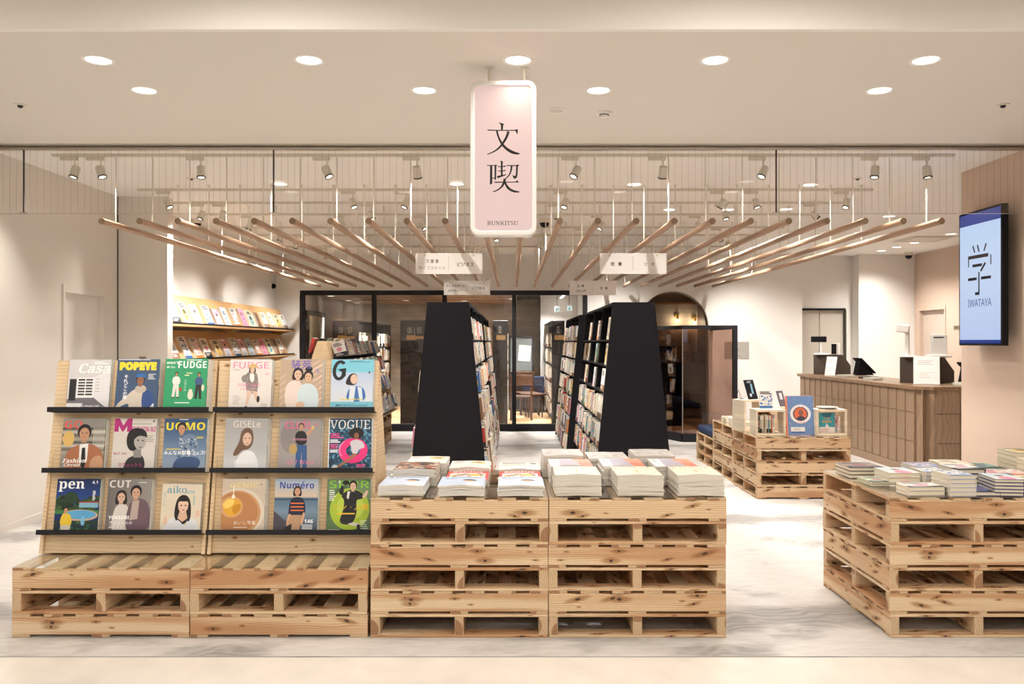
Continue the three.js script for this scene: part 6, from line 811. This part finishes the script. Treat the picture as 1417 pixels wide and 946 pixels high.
// ================= READING ROOM BEHIND THE GLASS =================
{
  const RZ = -21, RC = 2.33;
  struct('floor_reading', uvm(span(-3.7, 1.5, -0.1, 0.002, BACK - 0.12, RZ), 1 / 2), M.readingFloor);
  struct('ceiling_reading', span(-3.7, 0.1, RC, RC + 0.1, BACK - 0.09, RZ), M.brownCeil);
  for (let i = 0; i < 6; i++) struct('trim_ceiling_' + (i + 1), span(-3.6, 0.1, RC - 0.006, RC, BACK - 1.2 - i * 1.15, BACK - 1.21 - i * 1.15), M.darkSlot);
  struct('ceiling_reading_grey', span(0.1, 1.5, RC + 0.25, RC + 0.35, BACK - 0.09, RZ), std({ color: 0x8d847a, roughness: 0.9 }));
  struct('trim_ceiling_step', span(0.08, 0.1, RC - 0.01, RC + 0.3, BACK - 0.1, RZ), M.brownCeil);
  struct('wall_reading_left', span(-3.72, -3.6, 0, RC + 0.1, BACK - 0.12, RZ), M.wall);
  struct('wall_reading_far', uvm(span(-3.7, 0.62, 0, RC + 0.1, RZ + 2.2, RZ + 2.1), 0.5), M.concrete);
  struct('wall_reading_white', span(0.62, 1.5, 0, RC + 0.35, RZ + 3.0, RZ + 2.9), M.wallWhite);
  struct('wall_reading_right', span(1.42, 1.5, 0, RC + 0.35, BACK - 0.12, RZ), M.wallWhite);
  struct('trim_reading_door', mergeGeometries([span(-3.6, -3.56, 0, 2.02, -14.4, -14.5), span(-3.6, -3.56, 0, 2.02, -15.6, -15.75), span(-3.6, -3.56, 1.94, 2.02, -14.4, -15.75)]), M.blackMetal);
  { const pts = []; for (let i = 0; i <= 40; i++) pts.push([0.012 * Math.sin(i * 1.7), -i * 0.0275]); const sh = new THREE.Shape(); pts.forEach(([a, b], i) => (i ? sh.lineTo(a, b) : sh.moveTo(a, b))); pts.reverse().forEach(([a, b]) => sh.lineTo(a + 0.006, b)); const g = new THREE.ExtrudeGeometry(sh, { depth: 1.9, bevelEnabled: false }); g.rotateX(-Math.PI / 2); single('curtain', g, std({ color: 0xd9dccb, roughness: 0.95 }), 'pale green-white curtain in the reading room doorway', 'curtain', [-3.55, 0.02, -14.5], [0, 0, 0]).scale.z = -1; }
  const numTex = (n) => canvasTex(256, 512, (g) => { g.fillStyle = '#19181c'; g.fillRect(0, 0, 256, 512); words(g, n, 128, 62, n.length > 3 ? 40 : 46, '#d8d3ca', 'normal', 'sans-serif', 'center'); });
  const rooms = [[-2.94, 0.46, -14.6, -18.5, '08 | 07', 1], [-1.72, 0.5, -14.6, -18.2, '06 | 05', 1], [-0.21, 0.26, -14.6, -18.2, '03', 1], [0.815, 0.23, -14.6, -18.2, '02', -1]];
  for (const [cx, w, zf, zr, n, side] of rooms) {
    const o = thing('bookcase', `black upright bookcase numbered ${n.replace(' | ', ' and ')} inside the glazed reading room`, 'bookcase', [cx, 0.003, 0], 0, 'bookcases in the reading room'), H = 1.84, L = zf - zr;
    part('end_panel', chamferBox(w, H, 0.03, 0.002, (ax, sg, a, b) => [clamp(a + 0.5), clamp(b + 0.5)]), std({ map: numTex(n), roughness: 0.55 }), o, [0, H / 2, zf - 0.015]); part('end_panel', box(w, H, 0.03), M.blackPaint, o, [0, H / 2, zr + 0.015]);
    part('core', box(0.02, H - 0.02, L - 0.06), M.blackPaint, o, [0, H / 2 - 0.005, (zf + zr) / 2]); part('top_board', box(w - 0.004, 0.022, L - 0.06), M.blackPaint, o, [0, H - 0.011, (zf + zr) / 2]);
    for (const y of [0.1, 0.42, 0.74, 1.06, 1.36]) part('shelf', box(w - 0.006, 0.018, L - 0.06), M.blackPaint, o, [0, y, (zf + zr) / 2]);
    const tagG = prism([[-0.15, -0.04], [0, -0.04], [0.02, -0.022], [0.14, -0.022], [0.16, 0], [0.14, 0.022], [0.02, 0.022], [0, 0.04], [-0.15, 0.04]], 0.004, 0.001); if (w > 0.3) part('tag', tagG, M.gold, o, [0.01, 1.54, zf + 0.002]); else part('tag', prism([[-0.075, -0.04], [0.085, -0.04], [0.085, 0.04], [-0.075, 0.04]], 0.004, 0.001), M.gold, o, [0.01, 1.54, zf + 0.002]);
    for (const y of [0.1, 0.42, 0.74, 1.06, 1.36]) { let z = zf - 0.08; while (z > zr + 0.2) { const t = rr(0.05, 0.13), k = pick([0, 1, 5, 6, 10, 11, 15, 16, 9, 30]), hh = rr(0.2, 0.27); massBook(bookGeo(k, 0.12, hh, t), new THREE.Matrix4().makeRotationY(side > 0 ? 0 : Math.PI).setPosition(cx + side * (w / 2 - 0.062), 0.003 + y + 0.0095 + hh / 2, z - t / 2)); z -= t + (rnd() < 0.25 ? rr(0.1, 0.35) : 0.003); } }
  }
  // chair, table and screen seen down the aisle
  const chair = (x, z, turn, label) => { const o = thing('wooden_chair', label, 'chair', [x, 0.003, z], turn, 'reading room chairs'); part('seat', rbox(0.4, 0.04, 0.4, 0.01), M.darkWood, o, [0, 0.43, 0]); part('backrest', rbox(0.42, 0.2, 0.025, 0.008), M.darkWood, o, [0, 0.75, -0.21]); for (const a of [-1, 1]) for (const b of [-1, 1]) part('leg', rbox(0.04, b < 0 ? 0.85 : 0.44, 0.04, 0.005), M.darkWood, o, [a * 0.19, b < 0 ? 0.425 : 0.22, b * 0.19]); part('stretcher', box(0.4, 0.025, 0.02), M.darkWood, o, [0, 0.15, 0.2]); return o; };
  chair(0.17, -15.6, Math.PI, 'brown wooden chair nearest the glazing in the reading room aisle'); chair(0.3, -16.75, 0.3, 'brown wooden chair pulled to the round table in the reading room');
  { const o = thing('round_table', 'low round wooden table in the reading room aisle', 'table', [0.43, 0.003, -16.2]); part('top', cyl(0.25, 0.025, 32), M.darkWood, o, [0, 0.44, 0]); for (let i = 0; i < 4; i++) part('leg', cyl(0.016, 0.43, 10), M.darkWood, o, [0.19 * Math.cos(i * 1.57 + 0.6), 0.215, 0.19 * Math.sin(i * 1.57 + 0.6)]); }
  { const o = thing('armchair', 'dark armchair with a blue seat at the far end of the reading room', 'armchair', [0.45, 0.003, -17.35], Math.PI); part('frame', rbox(0.44, 0.36, 0.44, 0.03), M.blackPaint, o, [0, 0.18, 0]); part('backrest', rbox(0.44, 0.4, 0.1, 0.03), M.navy, o, [0.0, 0.55, -0.2]); part('cushion', rbox(0.4, 0.1, 0.4, 0.03), std({ color: 0x35598f, roughness: 0.9 }), o, [0, 0.41, 0.02]); }
  { const o = thing('display_board', 'black-framed board with a white sheet at the end of the reading room', 'board', [0.2, 0.003, -17.75]); part('frame', mergeGeometries([box(0.54, 0.04, 0.04).translate(0, 1.58, 0), box(0.04, 1.6, 0.04).translate(-0.25, 0.8, 0), box(0.04, 1.6, 0.04).translate(0.25, 0.8, 0)]), M.blackMetal, o); part('board', box(0.46, 0.7, 0.012), std({ color: 0x6f7676, roughness: 0.4 }), o, [0, 1.2, 0]); part('sheet', box(0.26, 0.34, 0.004), M.whitePlastic, o, [0.07, 1.22, 0.01], [0, 0, -0.08]); part('panel', box(0.46, 0.8, 0.012), M.blackPaint, o, [0, 0.42, 0]); }
  // line light and exit signs on the grey ceiling
  { const o = thing('linear_lamp', 'slanting row of white tube lights under the grey reading room ceiling', 'lamp', [1.06, 2.42, -16.4]); for (let i = 0; i < 5; i++) { part('housing', box(0.05, 0.03, 0.62), M.blackMetal, o, [0, 0.02, 1.5 - i * 0.68]); part('tube', box(0.044, 0.02, 0.6), M.glow, o, [0, -0.002, 1.5 - i * 0.68]); } for (const z of [1.2, -1.0]) part('hanger', box(0.008, 0.13, 0.008), M.blackMetal, o, [0, 0.095, z]); const l = new THREE.RectAreaLight(0xfff2e2, 6, 0.05, 3.2); l.position.set(0, -0.02, 0.1); l.rotation.x = -Math.PI / 2; l.name = 'lamp_light'; o.add(l); }
  for (const [ex, ez, a, l] of [[0.94, -17.2, 0, 'small lit exit sign with a green arrow'], [1.15, -16.6, 1, 'small lit exit sign with a green running figure']]) { const o = thing('exit_sign', l, 'sign', [ex, 2.14, ez], 0, 'exit signs'); const tx = canvasTex(64, 64, (g) => { g.fillStyle = '#eef6f4'; g.fillRect(0, 0, 64, 64); if (a) { oval(g, 36, 18, 6, 6, '#2fa07c'); poly(g, [[24, 28], [42, 26], [50, 40], [40, 58], [30, 44], [16, 54]], '#2fa07c'); } else poly(g, [[12, 32], [32, 14], [32, 26], [52, 26], [52, 38], [32, 38], [32, 50]], '#2fa07c'); }); part('case', rbox(0.11, 0.11, 0.03, 0.004), M.whitePlastic, o, [0, 0, -0.016]); part('face', new THREE.PlaneGeometry(0.1, 0.1), std({ color: 0, emissiveMap: tx, emissive: 0xffffff, emissiveIntensity: 0.9 }), o, [0, 0, 0.0005]); part('stem', bar([0, 0.05, -0.016], [0, 0.44, -0.016], 0.006), M.blackMetal, o); const pl = new THREE.PointLight(0xdff5ee, 0.05); pl.position.set(0, 0, 0.04); pl.name = 'lamp_light'; o.add(pl); }
  for (const [x, z] of [[-3.42, -15.6], [-3.42, -17.3], [-3.42, -18.3], [-2.2, -15.0], [-2.2, -17.2], [-1.0, -15.2], [-1.0, -17.4], [-0.2, -14.6], [0.0, -16.6]]) downlight(x, RC, z, LAMP.reading, x < -3 ? 'small downlight washing the plaster wall of the reading room' : 'small downlight in the brown reading room ceiling', x < -3 ? 'wall-wash lights in the reading room' : 'reading room downlights', x < -3 ? 0.5 : 1.0);
  for (const z of [-14.8, -17.3]) downlight(0.75, RC + 0.25, z, LAMP.reading, 'small downlight in the grey reading room ceiling', 'grey ceiling downlights', 1.0);
  single('fire_notice', box(0.09, 0.3, 0.004), std({ color: 0xb04a36, roughness: 0.6 }), 'narrow red notice on the concrete wall of the reading room', 'notice', [-1.95, 1.5, RZ + 2.205]);
}
{ const m = part('shelved_books', mergeGeometries(massed), cellMat, scene); m.userData.kind = 'stuff'; tag(m, 'many small books massed on the rear and reading room shelves', 'books'); }
// ================= NOOK BEHIND THE ARCH =================
{
  struct('wall_nook_far', uvm(span(1.5, 4.2, 0, 2.6, -16.2, -16.3), 0.5), M.concrete); struct('wall_nook_left', span(1.5, 1.6, 0, 2.6, BACK - 0.12, -16.3), M.wall); struct('wall_nook_right', span(3.63, 3.73, 0, 2.6, BACK - 0.12, -16.3), M.brownBox);
  struct('ceiling_nook', span(1.5, 4.2, 2.6, 2.7, BACK - 0.12, -16.3), M.brownCeil); struct('floor_nook', uvm(span(1.5, 4.2, -0.1, 0.002, BACK - 0.1, -16.3), 0.5), M.readingFloor);
  struct('trim_nook_rail', span(1.6, 3.63, 2.2, 2.24, -16.2, -16.17), M.brownCeil);
  for (const [x, y] of [[3.22, 1.9], [3.56, 1.86]]) { const o = thing('wall_sconce', x < 3.4 ? 'brass wall lamp with a bare bulb on the concrete wall' : 'bare bulb wall lamp in the dark corner of the nook', 'lamp', [x, y, -16.19], 0, 'bare bulb wall lamps'); part('plate', cyl(0.045, 0.015, 20), M.brass, o, [0, 0.08, 0.008], [Math.PI / 2, 0, 0]); part('arm', mergeGeometries([bar([0, 0.08, 0.01], [0, 0.08, 0.1], 0.008), bar([0, 0.08, 0.1], [0, 0.03, 0.1], 0.008)]), M.brass, o); part('socket', cyl(0.018, 0.05, 14), M.brass, o, [0, 0.03, 0.1]); part('bulb', new THREE.SphereGeometry(0.032, 18, 12), std({ color: 0, emissive: 0xffd9a0, emissiveIntensity: 4 }), o, [0, -0.02, 0.1]); const l = new THREE.PointLight(0xffe0b8, 0.28); l.position.set(0, -0.02, 0.1); l.shadow.radius = 1.4; l.castShadow = true; l.name = 'lamp_light'; o.add(l); }
  { const o = thing('sideboard', 'low black sideboard with shelves in the nook behind the arch', 'sideboard', [2.88, 0.003, -15.6]); part('carcass', mergeGeometries([box(1.5, 0.03, 0.4).translate(0, 1.05, 0), box(0.03, 1.03, 0.4).translate(-0.73, 0.52, 0), box(0.03, 1.03, 0.4).translate(0.73, 0.52, 0), box(1.46, 1.03, 0.02).translate(0, 0.52, -0.19)]), M.blackPaint, o); for (const y of [0.25, 0.5, 0.78]) part('shelf', box(1.43, 0.02, 0.36), M.blackPaint, o, [0, y, 0.01]); part('ledge', box(1.52, 0.02, 0.42), M.darkWood, o, [0, 1.075, 0]); }
  const Y = 1.088; for (let i = 0; i < 5; i++) single('book', bookGeo([9, 4, 2, 36, 0][i], 0.13, 0.19 - i * 0.008, 0.03), cellMat, `${cellWords([9, 4, 2, 36, 0][i])} book upright on the nook sideboard`, 'book', [2.82 + i * 0.033, Y + 0.002 + (0.19 - i * 0.008) / 2, -15.58], [0, -Math.PI / 2, 0], 'books on the nook sideboard');
  { const o = thing('picture', 'small orange framed print of a leafy tree on the nook sideboard', 'picture', [3.29, Y + 0.001, -15.55]); const tx = canvasTex(64, 64, (g) => { g.fillStyle = '#b98a64'; g.fillRect(0, 0, 64, 64); for (let i = 0; i < 26; i++) oval(g, 14 + hash(i, 1) * 36, 8 + hash(i, 2) * 42, 4, 2, '#2a2420', hash(i, 3) * 3); g.fillStyle = '#2a2420'; g.fillRect(31, 26, 3, 32); }); part('print', chamferBox(0.22, 0.24, 0.016, 0.002, (ax, sg, a, b) => [clamp(a + 0.5), clamp(b + 0.5)]), std({ map: tx, roughness: 0.5 }), o, [0, 0.12, 0], [-0.08, 0, 0]); part('strut', box(0.03, 0.16, 0.006), M.darkWood, o, [0, 0.08, -0.05], [0.3, 0, 0]); }
  single('document_box', rbox(0.3, 0.3, 0.1, 0.006), M.blackPaint, 'black upright board behind the books on the nook sideboard', 'board', [2.95, Y + 0.151, -15.72]); 
  for (let i = 0; i < 2; i++) single('book', bookGeo(5 + i * 6, 0.13, 0.18, 0.025), cellMat, 'pale book lying flat on the nook sideboard', 'book', [3.07, Y + 0.0135 + i * 0.026, -15.52], [-Math.PI / 2, 0, 0.1], 'flat books on the nook sideboard');
  { const o = thing('cabinet', 'small dark glass-topped case at the end of the nook sideboard', 'cabinet', [3.5, Y + 0.001, -15.58]); part('case', rbox(0.2, 0.2, 0.2, 0.006), M.blackPaint, o, [0, 0.1, 0]); part('shelf', box(0.17, 0.012, 0.012), M.darkWood, o, [0, 0.06, 0.104]); }
  { const o = thing('stool', 'dark padded bench in the nook behind tinted glass', 'bench', [2.75, 0.003, -14.6]); part('seat', rbox(0.5, 0.1, 0.45, 0.03), M.navy, o, [0, 0.45, 0]); part('base', rbox(0.46, 0.4, 0.41, 0.01), M.blackPaint, o, [0, 0.2, 0]); }
}
// ================= SMALL FITTINGS =================
{
  const tx = canvasTex(128, 96, (g) => { g.fillStyle = '#a8a39c'; g.fillRect(0, 0, 128, 96); lines(g, 34, 38, 60, 2, '#5a5651', 8, 3); lines(g, 34, 66, 60, 3, '#6a665f', 7, 2); });
  single('wall_notice', chamferBox(0.405, 0.285, 0.006, 0.001, (ax, sg, a, b) => [clamp(a + 0.5), clamp(b + 0.5)]), std({ map: tx, roughness: 0.4 }), 'grey notice panel on the white wall by the tinted glass', 'notice', [3.692, 1.327, BACK + 0.004]);
  const dome = (x, z, label) => { const o = thing('dome_camera', label, 'camera', [x, CEIL, z], 0, 'ceiling dome cameras'); part('base', cyl(0.062, 0.05, 24), M.whiteMetal, o, [0, -0.025, 0]); part('dome', new THREE.SphereGeometry(0.055, 24, 10, 0, 6.2832, Math.PI / 2, Math.PI / 2), M.blackPaint, o, [0, -0.05, 0]); };
  dome(-3.72, -9.75, 'dark dome camera on the ceiling near the magazine wall'); dome(0.38, -9.7, 'dark dome camera on the ceiling over the middle aisle'); dome(6.4, -13.35, 'dark dome camera on the ceiling in the checkout corner');
  { const o = thing('wall_camera', 'small white wall camera with black lens in the corner above the magazine shelves', 'camera', [LX + 0.03, 2.36, -13.3]); part('mount', cyl(0.05, 0.03, 20), M.whitePlastic, o, [0.015, 0, 0], [0, 0, Math.PI / 2]); part('lens', new THREE.SphereGeometry(0.042, 20, 12), M.blackPaint, o, [0.05, 0, 0.005]); }
  const sprinkler = (x, z, label) => { const o = thing('sprinkler', label, 'sprinkler', [x, CEIL, z], 0, 'ceiling sprinklers'); part('plate', cyl(0.038, 0.006, 24), M.whiteMetal, o, [0, -0.003, 0]); part('head', cyl(0.018, 0.008, 14, 0.012), M.blackMetal, o, [0, -0.01, 0]); part('deflector', cyl(0.013, 0.003, 14), M.blackMetal, o, [0, -0.016, 0]); };
  sprinkler((28 - 708.5) * 5.04 / FOCAL, -5.04, 'ceiling sprinkler before the glass screen, on the plain wall side'); sprinkler((1388 - 708.5) * 5.04 / FOCAL, -5.04, 'ceiling sprinkler before the glass screen, on the peach pillar side'); sprinkler(-2.83, -7.3, 'ceiling sprinkler behind the glass screen, on the plain wall side'); sprinkler(3.05, -7.3, 'ceiling sprinkler behind the glass screen, on the peach pillar side');
  { const o = thing('ceiling_speaker', 'flat white round ceiling speaker near the pink sign', 'speaker', [(770 - 708.5) * 5.15 / FOCAL, CEIL, -5.15]); part('rim', new THREE.TorusGeometry(0.05, 0.007, 8, 32).rotateX(Math.PI / 2), M.whitePlastic, o, [0, -0.003, 0]); part('grille', cyl(0.046, 0.004, 28), M.trackWhite, o, [0, -0.002, 0]); }
  { const o = thing('smoke_detector', 'small white smoke detector on the ceiling near the pink sign', 'detector', [(836 - 708.5) * 5.2 / FOCAL, CEIL, -5.2]); part('base', cyl(0.046, 0.012, 28), M.whitePlastic, o, [0, -0.006, 0]); part('sensor', cyl(0.03, 0.022, 24, 0.022), M.whitePlastic, o, [0, -0.023, 0]); part('vent', cyl(0.031, 0.004, 24), M.darkSlot, o, [0, -0.02, 0]); }
  { const o = thing('air_vent', 'square white air vent in the ceiling over the checkout', 'vent', [5.78, CEIL, -11.58]); part('frame', mergeGeometries([box(0.62, 0.012, 0.05).translate(0, -0.006, 0.285), box(0.62, 0.012, 0.05).translate(0, -0.006, -0.285), box(0.05, 0.012, 0.52).translate(0.285, -0.006, 0), box(0.05, 0.012, 0.52).translate(-0.285, -0.006, 0)]), M.whiteMetal, o); part('panel', box(0.46, 0.01, 0.46), M.whiteMetal, o, [0, -0.008, 0]); part('slot', box(0.52, 0.004, 0.52), M.darkSlot, o, [0, -0.002, 0]); }
  { const o = thing('switch_plate', 'small grey switch plate on the wall fin above the magazine rack', 'switch', [(197 - 708.5) * 8.2 / FOCAL, 1.27, -8.212]); part('plate', rbox(0.07, 0.1, 0.008, 0.003), std({ color: 0x8d867c, roughness: 0.5 }), o, [0, 0, 0.003]); part('button', rbox(0.03, 0.04, 0.005, 0.002), M.joint, o, [0, 0.01, 0.008]); }
  { const o = thing('door_plate', 'small brown name plate on the peach wall by the far door', 'plate', [RX - 0.004, 1.68, -12.35]); part('plate', rbox(0.006, 0.06, 0.16, 0.002), std({ color: 0x7d6a58, roughness: 0.5 }), o); part('text_strip', box(0.002, 0.012, 0.1), M.joint, o, [-0.0035, 0, 0]); }
}
renderer.render(scene, camera);
